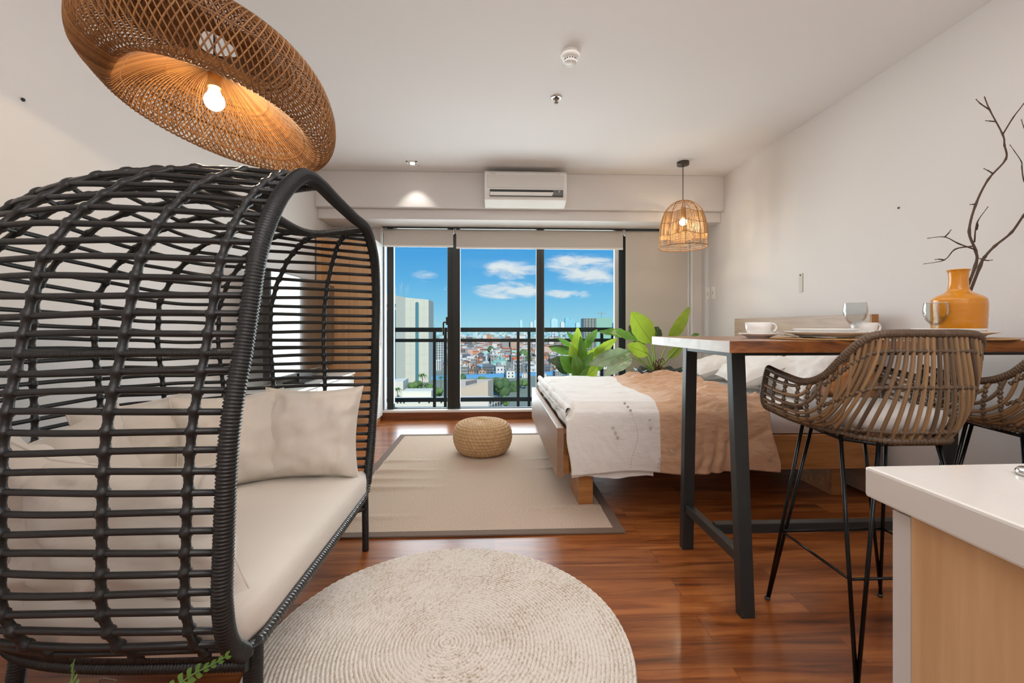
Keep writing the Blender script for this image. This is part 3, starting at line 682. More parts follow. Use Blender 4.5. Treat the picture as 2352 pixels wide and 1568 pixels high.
# ============================================================ FURNITURE ALONG THE LEFT WALL
t = thing('wardrobe', 'oak sided wardrobe with white doors beside the window', 'wardrobe', (-1.6, 5.0, 0))
MB().box((-1.885, 4.86, .0), (-1.335, 5.185, 2.06)).build('carcass', OAKW, t, .002)
MB().box((-1.334, 4.863, .06), (-1.31, 5.18, 2.062)).build('door', WHITE2, t, .003)
hd = t.children[-1]
MB().tube([(-1.29, 5.03, .86), (-1.29, 5.03, 1.3)], .007, 8).tube([(-1.31, 5.03, .9), (-1.29, 5.03, .9)], .005, 6).tube([(-1.31, 5.03, 1.26), (-1.29, 5.03, 1.26)], .005, 6).build('door_handle', CHROME, hd)
MB().box((-1.885, 4.70, .0), (-1.84, 4.86, 2.1)).build('side_filler', OAKW, t)
t = thing('media_cabinet', 'low white media cabinet under the television', 'cabinet', (-1.7, 4.0, 0))
MB().box((-1.885, 3.2, .05), (-1.5, 4.68, .60)).build('cabinet_body', WHITE2, t, .003)
for k in range(3): MB().box((-1.5, 3.21 + .49 * k, .08), (-1.482, 3.21 + .49 * k + .482, .585)).build('door', WHITE2, t, .002)
MB().box((-1.89, 3.18, .60), (-1.475, 4.69, .62)).build('top_board', WHITE2, t, .002)
t = thing('television', 'large flat television with window reflections behind the black rattan sofa', 'television', (-1.62, 4.0, .62))
A = P2(620, 628, 3.27); B = P2(768, 655, 4.74); AX = Vector((B.x, B.y, 0)) - Vector((A.x, A.y, 0)); AX.normalize(); NX = Vector((AX.y, -AX.x, 0))
LEN = (Vector((B.x, B.y, 0)) - Vector((A.x, A.y, 0))).length; O = Vector((A.x, A.y, .70))
def tvbox(u0, u1, z0, z1, d0, d1):
    q = []
    for z in (z0, z1):
        for (u, d) in ((u0, d0), (u1, d0), (u1, d1), (u0, d1)): q.append(O + AX * u + NX * d + Vector((0, 0, z)))
    return MB().hexa(q)
tvbox(0, LEN, 0, .83, -.05, 0).build('housing', DARKP, t, .003); tvbox(.012, LEN - .012, .014, .818, 0, .003).build('screen', SCREEN, t)
tvbox(LEN * .4, LEN * .6, -.08, 0.02, -.04, -.02).build('neck', DARKP, t); tvbox(LEN * .3, LEN * .7, -.08, -.07, -.1, .08).build('stand', DARKP, t, .003)

# ============================================================ SOFA POD
def sofa():
    t = thing('rattan_pod_sofa', 'black rattan pod sofa with a domed open weave hood in the left foreground', 'sofa', (-1.0, 1.65, 0))
    arch = [(-.62, 1.105, .291), (-.62, 1.045, .36), (-.62, 1.022, .453), (-.62, 1.022, .552), (-.612, 1.033, .848), (-.60, 1.068, 1.048), (-.594, 1.085, 1.153), (-.588, 1.104, 1.262), (-.583, 1.14, 1.357), (-.577, 1.203, 1.454),
            (-.573, 1.285, 1.527), (-.572, 1.355, 1.559), (-.571, 1.455, 1.565), (-.572, 1.593, 1.555), (-.572, 1.788, 1.544), (-.573, 1.97, 1.537), (-.576, 2.085, 1.47), (-.581, 2.157, 1.377), (-.59, 2.206, 1.209), (-.603, 2.236, .99), (-.616, 2.27, .764), (-.62, 2.22, .508), (-.62, 2.152, .335)]
    full = spline(arch, 10)
    m = MB(); wrapped(m, full, .021, .0085, 12); m.build('front_arch', RATB, t)
    bot = spline([(-.62, 2.152, .335), (-.62, 2.09, .297), (-.62, 1.9, .285), (-.62, 1.6, .28), (-.62, 1.3, .28), (-.62, 1.17, .278), (-.62, 1.105, .291)], 10)
    m = MB(); m.tube(bot, .012, 8)
    for ph in (0, PI * 2 / 3, PI * 4 / 3): m.tube(helix(bot, .012, 26, ph), .009, 6)
    m.build('braided_front_rail', M('braided_rattan', '3A3836', .3, coat=.3), t)
    K = 34
    near = resample(spline(arch[:13], 10), n=K); farr = resample(spline(arch[15:][::-1], 10), n=K)
    DT = [(0, .84), (.06, .96), (.12, 1.02), (.55, 1.08), (.66, 1.07), (.74, 1.0), (.82, .87), (.90, .67), (.96, .45), (1, .27)]
    RT = [(0, 0), (.55, 0), (.7, .03), (.85, .07), (.94, .05), (1, -.03)]
    PW = 2 / 3.3
    def U(s, tt):
        x = s * (K - 1); i = min(int(x), K - 2); f = x - i
        N = near[i].lerp(near[i + 1], f); F = farr[i].lerp(farr[i + 1], f)
        c = math.cos(tt); d = math.sin(tt); c = math.copysign(abs(c) ** PW, c); d = abs(d) ** PW
        sag = -.012 * math.sin(2 * tt) ** 2
        return (N + F) / 2 + (N - F) / 2 * c + Vector((-interp(DT, s) * d, 0, interp(RT, s) * d + sag))
    NT_ = 64
    m = MB()
    for k in range(1, K - 1):
        s_ = k / (K - 1); rr = random.Random(k)
        pts = [U(s_, .0001 + (PI - .0002) * j / NT_) + Vector((0, 0, .003 * math.sin(j * .5 + k * 1.7))) for j in range(NT_ + 1)]
        m.tube(pts, .0082, 8)
    m.build('woven_rods', RATB, t)
    # base hoop and top hood edge are wrapped
    m = MB(); wrapped(m, [U(1.0, PI * j / 60) for j in range(61)], .016, .008, 10); m.build('hood_edge', RATB, t)
    m = MB(); hoop = [U(0, PI * j / 60) for j in range(61)]; wrapped(m, hoop, .017, .008, 10); wrapped(m, [p + Vector((.012, 0, -.028)) for p in hoop], .015, .008, 10)
    for j in range(9):
        y = 1.16 + .117 * j; m.tube([(-.63, y, .272), (-.62 - .84 * (1 - abs((y - 1.629) / .523) ** 3.3) ** .303, y, .272)], .009, 6)
    m.build('base_frame', RATB, t)
    m = MB(); sh = .50; wrapped(m, [U(sh, PI * j / 60) + Vector((.012 if j > 3 else 0, 0, .02)) for j in range(61)], .0085, .006, 8); m.build('middle_hoop', RATB, t)
    # ribs at equal spacing round the shell
    mid = [U(.45, PI * j / 200) for j in range(201)]; L = [0]
    for a, b in zip(mid, mid[1:]): L.append(L[-1] + (b - a).length)
    nr = 13; tgt = [.045 + (L[-1] - .09) * k / (nr - 1) for k in range(nr)]
    for g in tgt:
        j = next(i for i in range(201) if L[i] >= g); tt = PI * j / 200; pts = []; rad = []
        for i in range((K - 1) * 8 + 1):
            s_ = i / ((K - 1) * 8); p = U(s_, tt); pts.append(p); q = i % 8; kk = (1 if q == 0 else (.75 if q in (1, 7) else .2 if q in (2, 6) else 0)); rad.append(.0095 + .0055 * kk + .0008 * (i % 2))
        MB().tube(pts, rad, 8).build('rib', RATB, t)
    def leg(x, y, z1, dx, dy, r0=.02, r1=.016, zb=0):
        m = MB(); a = Vector((x, y, z1)); b = Vector((x + dx, y + dy, .004 + zb)); wrapped(m, [a.lerp(b, k / 6) for k in range(7)], r0, .008, 10); m.tube([b + Vector((0, 0, .012)), b - Vector((0, 0, .004))], r1, 10); m.build('leg', RATB, t)
    leg(-.612, 1.135, .30, -.004, 0, .022, .02, .012); leg(-.632, 2.158, .345, .0, .012, .0155, .014); leg(-1.32, 1.28, .28, -.02, -.02); leg(-1.32, 2.02, .28, -.02, .02)
    MB().tube([(-.632, 2.16, .21), (-.65, 2.1, .225), (-.655, 2.06, .275)], .012, 8).build('leg_brace', RATB, t)
    return U
U = sofa()
# seat cushion
def seat_cushion():
    out = []
    for j in range(49): out.append(U(.03, PI * j / 48))
    out = [Vector((p.x, p.y)) for p in out]; front = [Vector((-.604, 2.17 - 1.05 * k / 16)) for k in range(1, 16)]
    ring = out + front; c = sum(ring, Vector((0, 0))) / len(ring); n = len(ring)
    rings = []
    for (sc, z) in ((.0, .294), (.93, .294), (.978, .297), (.99, .312), (.992, .352), (.984, .378), (.955, .394), (.8, .402), (.5, .409), (.0, .412)): rings.append((sc, z))
    m = MB()
    def f(u, v):
        i = int(round(u * n)) % n; k = int(round(v * 9)); sc, z = rings[k]; p = c + (ring[i] - c) * sc; z += .004 * fbm(p.x * 5, p.y * 5, z * 3) if k > 3 else 0
        return (p.x, p.y, z + .003)
    m.grid(f, n, 9, cu=True)
    tag(m.build('seat_cushion', LINEN), 'thick cream seat cushion covering the base of the black pod sofa', 'cushion')
seat_cushion()
def pillow(name, label, cat, c, right, up, w_, h_, th, mat, seed=0, group=None, sag=.0, wr=.014, ear=.11, flare=0):
    R = Vector(right).normalized(); Upv = Vector(up); Upv = (Upv - R * Upv.dot(R)).normalized(); N = R.cross(Upv); C = Vector(c); m = MB(); n = 30
    def f(side):
        def g(u, v):
            a = 2 * u - 1; b = 2 * v - 1
            ex = 1 - ear * (1 - b * b) * abs(a) ** 3; ey = 1 - ear * (1 - a * a) * abs(b) ** 3
            t_ = (max(0, 1 - abs(a) ** 2.6) * max(0, 1 - abs(b) ** 2.6)) ** .5
            rad_ = math.hypot(a, b); wv = wr * .8 * math.sin(math.atan2(b, a) * 9 + seed * 2 + 2 * fbm(a * 2, b * 2, seed)) * sm(.55, 1.1, rad_) * min(t_ * 2.5, 1) + wr * fbm(a * 2.2 + seed * 3.1, b * 2.2, side * 1.3 + seed) * (.3 + t_) + wr * .7 * fbm(a * 6 + seed, b * 2.5, side + seed) * (abs(a) + abs(b)) * min(t_ * 2, 1)
            p = C + R * (a * w_ / 2 * ex * (1 - flare * b * (a > 0) * a)) + Upv * (b * h_ / 2 * ey - sag * (1 - a * a) * max(b, 0)) + N * (side * (th / 2 * t_ + wv))
            return p
        return g
    m.grid(f(1), n, n); m.grid(lambda u, v: f(-1)(1 - u, v), n, n)
    rim = [f(0)(k / n, 0) for k in range(n)] + [f(0)(1, k / n) for k in range(n)] + [f(0)(1 - k / n, 1) for k in range(n)] + [f(0)(0, 1 - k / n) for k in range(n)]
    m.tube(rim, .0035, 6, True)
    return tag(m.build(name, mat), label, cat, group)
G1 = 'cream pillows on the pod sofa'
pillow('throw_pillow', 'square cream pillow standing at the far end of the pod sofa, fully in view', 'pillow', (-.86, 2.09, .60), (1, .06, 0), (.0, .22, 1), .45, .43, 0.22, LINEN, 1, G1)
pillow('throw_pillow', 'cream pillow leaning on the sofa back just left of the far end pillow', 'pillow', (-1.15, 1.97, .60), (.75, .66, 0), (-.18, .2, 1), .44, .42, 0.21, LINEN, 2, G1)
pillow('throw_pillow', 'wide cream pillow against the sofa back, seen through the rods near its middle', 'pillow', (-1.42, 1.82, .60), (.3, 1, 0), (-.22, 0, 1), .46, .42, 0.22, LINEN, 3, G1)
pillow('throw_pillow', 'cream pillow with a pointed upper corner, seen through the rods behind the near one', 'pillow', (-1.40, 1.50, .575), (.55, .8, .35), (-.2, -.25, 1), .40, .40, 0.21, LINEN, 4, G1)
pillow('throw_pillow', 'large cream pillow slumped at the near end of the sofa, corner past the arch', 'pillow', (-1.0, 1.235, .545), (1, -.02, -.04), (-.03, .25, 1), .60, .36, 0.2, LINEN, 5, G1, wr=.02, flare=.3)
pillow('throw_pillow', 'cream pillow in the near back corner of the sofa at the left photo edge', 'pillow', (-1.35, 1.30, .58), (.75, .35, -.55), (.5, -.15, .9), .42, .40, 0.21, LINEN, 6, G1)

# ============================================================ BIG RATTAN PENDANT
def big_pendant():
    C = Vector((-1.035, 1.60, 1.875)); t = thing('rattan_pendant', 'large wavy woven rattan pendant lamp lit above the sofa', 'pendant lamp', (-1.0, 1.6, ZC))
    # profile: (radius, height) from inner top hole, down the inside cone, round the rim, up and over the outside
    prof = spline([(.035, .165, 0), (.12, .140, 0), (.24, .085, 0), (.33, .028, 0), (.372, -.004, 0), (.412, .004, 0), (.445, .06, 0), (.448, .13, 0), (.42, .20, 0), (.35, .25, 0), (.25, .27, 0), (.15, .262, 0), (.07, .24, 0)], 8)
    prof = resample(prof, n=49)
    def S(th, q):
        x = q * 48; i = min(int(x), 47); p = prof[i].lerp(prof[i + 1], x - i); r, z = p.x, p.y
        k = sm(.03, .38, r); c = math.cos(th); s_ = math.sin(th)
        tilt = -(.26 if c > 0 else .11) * c * r - .12 * s_ * r
        rx = .965 if c > 0 else .90 - .08 * c * c * sm(.37, .44, r); zb = 1 - .08 * max(-c, 0); nl = 1 - (.26 - .16 * sm(.385, .445, r)) * max(0, -(c + s_) / 1.414) ** 3; r *= nl
        return C + Vector((r * rx * c + .04 * (1 - k), r * (.96 if s_ > 0 else .88) * s_, z * zb + tilt + k * .018 * math.cos(2 * th + .5)))
    n = 124; m = MB()
    for d in (1, -1):
        for k in range(n):
            pts = [S(2 * PI * k / n + d * (q * 1.25), q) + Vector((0, 0, .0015 * d)) for q in [j / 46 for j in range(47)]]
            m.tube(pts, .0026, 4, smooth=True, caps=False)
    m.build('woven_shade', RATN, t)
    m = MB()
    for q in (.16, .33, .56, .68, .80, .99): m.tube([S(2 * PI * j / 120, q) for j in range(120)], .0038, 6, True)
    m.build('shade_hoops', M('dark_rattan_hoop', '7A5026', .5), t)
    bx, by = -1.0, 1.6
    MB().tube([(bx, by, 1.955), (bx, by, 2.03)], .021, 16).tube([(bx, by, 2.03), (bx, by, 2.06)], [.021, .008], 16).build('socket', BRASS, t)
    MB().tube([(bx, by, 2.05), (bx, by, ZC - .02)], .0035, 8).build('cord', DARKP, t)
    MB().lathe([(.001, ZC - .03), (.05, ZC - .028), (.055, ZC - .001), (.001, ZC - .001)], 24, (bx, by, 0)).build('canopy', DARKP, t)
    m = MB(); m.lathe([(.001, -.062)] + [(.033 * math.sin(a), -.029 - .033 * math.cos(a)) for a in (.4, .8, 1.2, 1.6, 2.0, 2.4)] + [(.014, .02), (.013, .03)], 20, (bx, by, 1.935)); m.build('bulb', BULB, t)
    lamp('pendant_bulb_light', 'POINT', (bx, by, 1.885), 20, (1, .79, .53), shadow_soft_size=.03)
big_pendant()

# ============================================================ SMALL RATTAN PENDANT
def small_pendant():
    X, Y = 1.90, 4.31; t = thing('bell_pendant', 'small bell shaped cane pendant lamp lit above the bed', 'pendant lamp', (X, Y, ZC))
    z0, z1 = 1.897, 2.37; H = z1 - z0
    RT = [(0, .232), (.15, .232), (.4, .223), (.6, .206), (.75, .181), (.86, .146), (.93, .106), (.975, .062), (1, .018)]
    def S(th, v): r = interp(RT, v); return Vector((X + r * math.cos(th), Y + r * math.sin(th), z0 + H * v))
    nr = 10; lev = lambda v0, k: v0 + (.055 if k % 2 else 0)
    def zig(v0):
        pts = []
        for k in range(nr):
            for q in range(4):
                f = q / 4; a = lev(v0, k); b = lev(v0, k + 1); pts.append(S(2 * PI * (k + f) / nr, a + (b - a) * f))
        return pts
    def zv(v0, th):
        x = th / (2 * PI) * nr; k = int(x); f = x - k; a = lev(v0, k); return a + (lev(v0, k + 1) - a) * f
    m = MB()
    for k in range(nr): m.tube([S(2 * PI * k / nr, q / 16) for q in range(17)], .0032, 6)
    for v0 in (.20, .45, .68): m.tube(zig(v0), .003, 6, True)
    m.tube([S(2 * PI * q / 60, 0) for q in range(60)], .004, 6, True); m.build('cane_frame', M('cane_frame_brown', '8F6234', .5), t)
    m = MB(); ns = 150
    for k in range(ns):
        th = 2 * PI * (k + .3 * math.sin(k * 7.1)) / ns; th %= 2 * PI
        m.tube([S(th, zv(.20, th) + (zv(.68, th) - zv(.20, th)) * q / 7) for q in range(8)], .0028, 4, caps=False)
    for j in range(6):
        m.tube([S(2 * PI * q / 80, max(.01, zv(.20, 2 * PI * q / 80 * .9999) * (j + .6) / 6.4)) for q in range(80)], .002, 4, True)
    for j in range(9):
        m.tube([S(2 * PI * q / 80, zv(.68, 2 * PI * q / 80 * .9999) + (.99 - zv(.68, 2 * PI * q / 80 * .9999)) * (j + .5) / 9) for q in range(80)], .0022, 4, True)
    m.build('cane_weave', RATL, t)
    MB().tube([(X, Y, 2.30), (X, Y, ZC - .02)], .004, 8).build('cord', DARKP, t)
    MB().lathe([(.001, -.04), (.058, -.038), (.06, -.004), (.001, -.004)], 28, (X, Y, ZC)).build('canopy', M('bronze_canopy', '5A5148', .4, .5), t)
    MB().box((X - .075, Y - .075, ZC - .006), (X + .075, Y + .075, ZC - .0005)).build('ceiling_plate', WHITE2, t)
    MB().tube([(X, Y, 2.20), (X, Y, 2.30)], .02, 14).build('socket', BRASS, t)
    MB().sph((X, Y, 2.155), .036, 12).build('bulb', BULB, t)
    lamp('bell_bulb_light', 'POINT', (X, Y, 2.10), 8.0, (1, .82, .58), shadow_soft_size=.03)
small_pendant()

# ============================================================ CEILING AND WALL FITTINGS
t = thing('air_conditioner', 'white split air conditioner mounted high on the beam over the window', 'air conditioner', (.32, 4.6, 2.36))
MB().prism([(-.10, 4.70, 2.375), (-.10, 4.62, 2.37), (-.10, 4.515, 2.42), (-.10, 4.495, 2.48), (-.10, 4.495, 2.69), (-.10, 4.52, 2.715), (-.10, 4.70, 2.715)], (.855, 0, 0)).build('housing', WHITE, t, .008)
MB().box((-.07, 4.489, 2.535), (.725, 4.497, 2.665)).build('front_panel', M('ac_panel', 'DFDAD3', .35), t, .002)
MB().box((-.045, 4.486, 2.445), (.715, 4.499, 2.515)).build('outlet', M('ac_outlet', '2F302E', .5), t, .002)
MB().hexa([(-.043, 4.484, 2.452), (.60, 4.484, 2.452), (.60, 4.492, 2.452), (-.043, 4.492, 2.452), (-.043, 4.476, 2.488), (.615, 4.476, 2.488), (.615, 4.487, 2.488), (-.043, 4.487, 2.488)]).build('louvre', WHITE, t, .002)
MB().box((.612, 4.483, 2.455), (.71, 4.487, 2.51)).build('display', GREYP, t)
hz = Vector((.672, 4.481, 2.497))
MB().tube(spline([hz + Vector(p) for p in ((-.007, 0, .008), (.003, 0, .009), (.005, 0, .003), (-.003, 0, 0), (.005, 0, -.003), (.004, 0, -.010), (-.006, 0, -.010))], 4), .0016, 5).tube([hz + Vector((.009, 0, .006)), hz + Vector((.011, 0, -.002))], .0012, 5).build('display_mark', M('display_white', 'F2F2F2', .4), t)
MB().box((-.038, 4.492, 2.676), (.016, 4.496, 2.681)).build('maker_mark', MARK, t)
MB().box((.655, 4.492, 2.674), (.683, 4.496, 2.678)).build('type_mark', MARK, t)
t = thing('smoke_detector', 'round white smoke detector on the ceiling', 'smoke detector', (.462, 2.63, ZC))
MB().lathe([(.058, -.001), (.056, -.022), (.05, -.032), (.04, -.034), (.001, -.034)], 32, (.462, 2.63, ZC)).build('base', WHITE, t)
MB().lathe([(.034, -.034), (.034, -.05), (.042, -.054), (.038, -.064), (.001, -.066)], 32, (.462, 2.63, ZC)).build('sensor_head', WHITE, t)
b = MB()
for k in range(14): a = 2 * PI * k / 14; b.sph((.462 + .036 * math.cos(a), 2.63 + .036 * math.sin(a), ZC - .043), .0035, 4)
b.build('vents', DARKP, t)
t = thing('fire_sprinkler', 'small chrome fire sprinkler in the ceiling beyond the smoke detector', 'sprinkler', (.45, 3.14, ZC))
MB().lathe([(.042, -.001), (.04, -.006), (.028, -.012), (.026, -.004), (.001, -.004)], 28, (.45, 3.14, ZC)).build('escutcheon', CHROME, t)
MB().lathe([(.022, -.008), (.012, -.012), (.008, -.03), (.014, -.038), (.014, -.042), (.001, -.042)], 18, (.45, 3.14, ZC)).build('head', M('bronze_dark', '6A5D4E', .4, .8), t)
t = thing('recessed_downlight', 'square recessed downlight lit in the ceiling near the beam', 'downlight', (-.83, 4.46, ZC))
MB().box((-.885, 4.405, ZC - .006), (-.775, 4.42, ZC - .0005)).box((-.885, 4.50, ZC - .006), (-.775, 4.515, ZC - .0005)).box((-.885, 4.405, ZC - .006), (-.87, 4.515, ZC - .0005)).box((-.79, 4.405, ZC - .006), (-.775, 4.515, ZC - .0005)).build('frame', WHITE2, t)
MB().box((-.87, 4.42, ZC - .004), (-.79, 4.50, ZC - .0008)).build('recess', GREYP, t)
MB().lathe([(.001, -.014), (.02, -.012), (.028, -.003)], 20, (-.83, 4.46, ZC)).build('bulb', BULB, t)
lamp('downlight_spot', 'SPOT', (-.83, 4.50, ZC - .03), 9, (1, .96, .9), (math.radians(12), 0, 0), spot_size=math.radians(76), spot_blend=.6, shadow_soft_size=.02)
for (y, lab, dz) in ((5.06, 'narrow white wall switch near the window corner, left of the pair', 0), (4.94, 'narrow white wall socket near the window corner, right of the pair', 0)):
    t = thing('wall_switch', lab, 'switch', (XR, y, 1.42), 'wall switches by the bed')
    MB().box((XR - .008, y - .038, 1.42), (XR - .0003, y + .038, 1.565)).build('plate', WHITE2, t, .003); MB().box((XR - .012, y - .012, 1.475), (XR - .007, y + .012, 1.51)).build('rocker', MARK, t, .002)
hy = 2.537 / .725
MB_ = MB().box((XR - .006, hy - .022, 1.385), (XR - .0003, hy + .022, 1.54)); t = thing('adhesive_hook', 'narrow pale adhesive strip stuck on the right wall above the headboard', 'hook', (XR, hy, 1.385))
MB_.build('strip', MARK, t, .002); MB().sph((XR - .007, hy, 1.525), .006, 6).build('tack', DARKP, t)
tag(MB().sph((XR - .002, 2.63, 1.845), .006, 6).build('wall_nail', DARKP), 'tiny dark nail in the right wall left of the twigs', 'nail')
tag(MB().sph((XL + .002, 1.835, 2.015), .0075, 6).build('wall_plug', DARKP), 'small dark drill hole plug in the left wall below the woven lamp shadow', 'wall plug')

# ============================================================ RUGS AND POUF
def rect_rug():
    t = thing('sisal_rug', 'rectangular beige sisal rug with brown border under the pouf and bed end', 'rug', (-.12, 3.36, 0))
    x0, x1, y0, y1 = -.945, .70, 2.285, 4.445; bw = .055
    def hgt(x, y):
        h = .009; e = sm(.0, .12, min(x - x0, x1 - x, y - y0, y1 - y))
        for (cy, amp, wd, side, reach) in ((2.62, .012, .03, 1, .45), (2.95, .015, .035, -1, .5), (3.12, .013, .03, -1, .4), (3.3, .016, .03, -1, .45), (3.55, .012, .03, -1, .35), (3.36, .012, .03, 1, .3), (3.6, .011, .03, 1, .3), (2.5, .01, .03, -1, .4)):
            d = (x1 - x) if side > 0 else (x - x0); yy = y - cy - .06 * (x - (x1 if side > 0 else x0)); h += 1.5 * amp * e * math.exp(-(yy / wd) ** 2) * sm(reach + .25, .0, d)
        return h
    m = MB(); m.grid(lambda u, v: (x0 + bw + (x1 - x0 - 2 * bw) * u, y0 + bw + (y1 - y0 - 2 * bw) * v, hgt(x0 + bw + (x1 - x0 - 2 * bw) * u, y0 + bw + (y1 - y0 - 2 * bw) * v)), 60, 150); m.build('woven_field', SISAL, t)
    m = MB()
    for (a, b) in (((x0, y0), (x1, y0 + bw)), ((x0, y1 - bw), (x1, y1)), ((x0, y0 + bw), (x0 + bw, y1 - bw)), ((x1 - bw, y0 + bw), (x1, y1 - bw))): m.box((a[0], a[1], .0005), (b[0], b[1], .0115))
    m.build('border', RUGB, t, .003)
rect_rug()
def round_rug():
    R = .635; N = 46; th_n = 420; c = Vector((-.165, 1.512)); m = MB(); pitch = R / N
    prof = []
    for k in range(N):
        for q in range(4): prof.append((k + q / 4) * pitch)
    prof.append(R)
    def f(u, v):
        th = 2 * PI * u; i = int(round(v * (len(prof) - 1))); r = prof[i]; ph = (r / pitch) % 1.0; ring = int(r / pitch)
        rr = max(r, .001); braid = math.sin(th * max(6, int(2 * PI * rr / .013)) + ring * 1.9 + 2.4 * (ph - .5))
        z = .006 + .0075 * math.sin(PI * ph) + .0022 * braid * math.sin(PI * ph) + .003 * fbm(r * 3 * math.cos(th), r * 3 * math.sin(th), 3)
        if i == len(prof) - 1: z = .001
        rr *= 1 + .006 * fbm(math.cos(th) * 2, math.sin(th) * 2, 0)
        return (c.x + rr * math.cos(th), c.y + rr * math.sin(th), z)
    m.grid(f, th_n, len(prof) - 1, cu=True)
    tag(m.build('round_rug', JUTE), 'round braided pale jute rug in the foreground', 'rug')
def pouf():
    c = (-.10, 3.80, .012); R = .252; H = .275
    prof = spline([(.01, 0, 0), (.15, .0, 0), (.20, .012, 0), (.238, .07, 0), (.252, .14, 0), (.243, .20, 0), (.215, .245, 0), (.16, .268, 0), (.08, .275, 0), (.005, .276, 0)], 16); prof = resample(prof, n=145)
    def f(u, v):
        i = int(round(v * 144)); p = prof[i]; th = 2 * PI * u; row = int(i / 6); ph = (i % 6) / 6
        nb = 46 if p.x > .12 else 24
        b = math.sin(PI * ph) * (.55 + .45 * math.sin(th * nb + row * PI * .9 + ph * 2.2)); a = prof[max(i - 1, 0)]; d = prof[min(i + 1, 144)]; tx, tz = d.x - a.x, d.y - a.y; L = math.hypot(tx, tz) or 1
        nx, nz = tz / L, -tx / L; r = p.x + nx * .0075 * b; z = p.y + nz * .0075 * b
        return (c[0] + r * math.cos(th), c[1] + r * math.sin(th), c[2] + max(z, 0))
    m = MB(); m.grid(f, 300, 144, cu=True); tag(m.build('pouf', SEAG), 'squat round woven seagrass pouf on the rectangular rug', 'pouf')
round_rug(); pouf()

# ============================================================ BED
def bed():
    t = thing('bed', 'low wooden bed with plank footboard and pale headboard against the right wall', 'bed', (1.4, 3.4, 0))
    o = MB().box((.37, 2.545, .21), (.41, 4.27, .505)).build('footboard', M('footboard_wood', '9A7B62', .4, col2='86664E', var=.8, vscale=(18, 2, 22)), t, .003)
    MB().box((.412, 2.60, .215), (.45, 4.24, .46)).build('end_rail', BEDW, t, .002)
    MB().box((.45, 2.655, .205), (2.42, 2.695, .42)).build('side_rail', BEDW, t, .003); MB().box((.45, 4.2, .205), (2.42, 4.24, .42)).build('side_rail', BEDW, t, .003)
    MB().box((2.415, 2.70, .955), (2.462, 4.285, 1.18)).box((2.415, 2.70, .70), (2.462, 4.285, .95)).box((2.415, 2.70, .02), (2.462, 4.285, .695)).build('headboard', BEDP, t, .003)
    MB().box((2.417, 2.694, .02), (2.464, 2.6995, 1.18)).build('headboard_edge', BEDW, t)
    for (x, y) in ((.515, 2.635), (.515, 3.9), (2.2, 2.75), (2.2, 3.9)):
        MB().box((x, y, .012 if x < 1 else 0), (x + .088, y + .3, .215)).build('leg', BEDW, t, .003)
    MB().box((.46, 2.70, .33), (2.41, 4.2, .418)).build('slat_base', BEDW, t)
bed()
m = MB()
def mat_f(u, v):
    prof = [(.41, .97), (.415, 1), (.53, 1), (.565, .985), (.583, .95), (.588, .7), (.589, 0)]
    k = int(round(v * 6)); z, s_ = prof[k]; a = 2 * PI * u; c_, d_ = math.cos(a), math.sin(a); q = max(abs(c_), abs(d_)); ex = .12
    px_ = math.copysign(abs(c_) ** ex, c_) if abs(c_) > 1e-9 else 0; py_ = math.copysign(abs(d_) ** ex, d_) if abs(d_) > 1e-9 else 0
    return (1.435 + px_ * .965 * s_, 3.45 + py_ * .775 * s_, z + .012)
m.grid(mat_f, 96, 6, cu=True)
tag(m.build('mattress', SHEET), 'thick mattress in a white fitted sheet on the wooden bed', 'mattress')

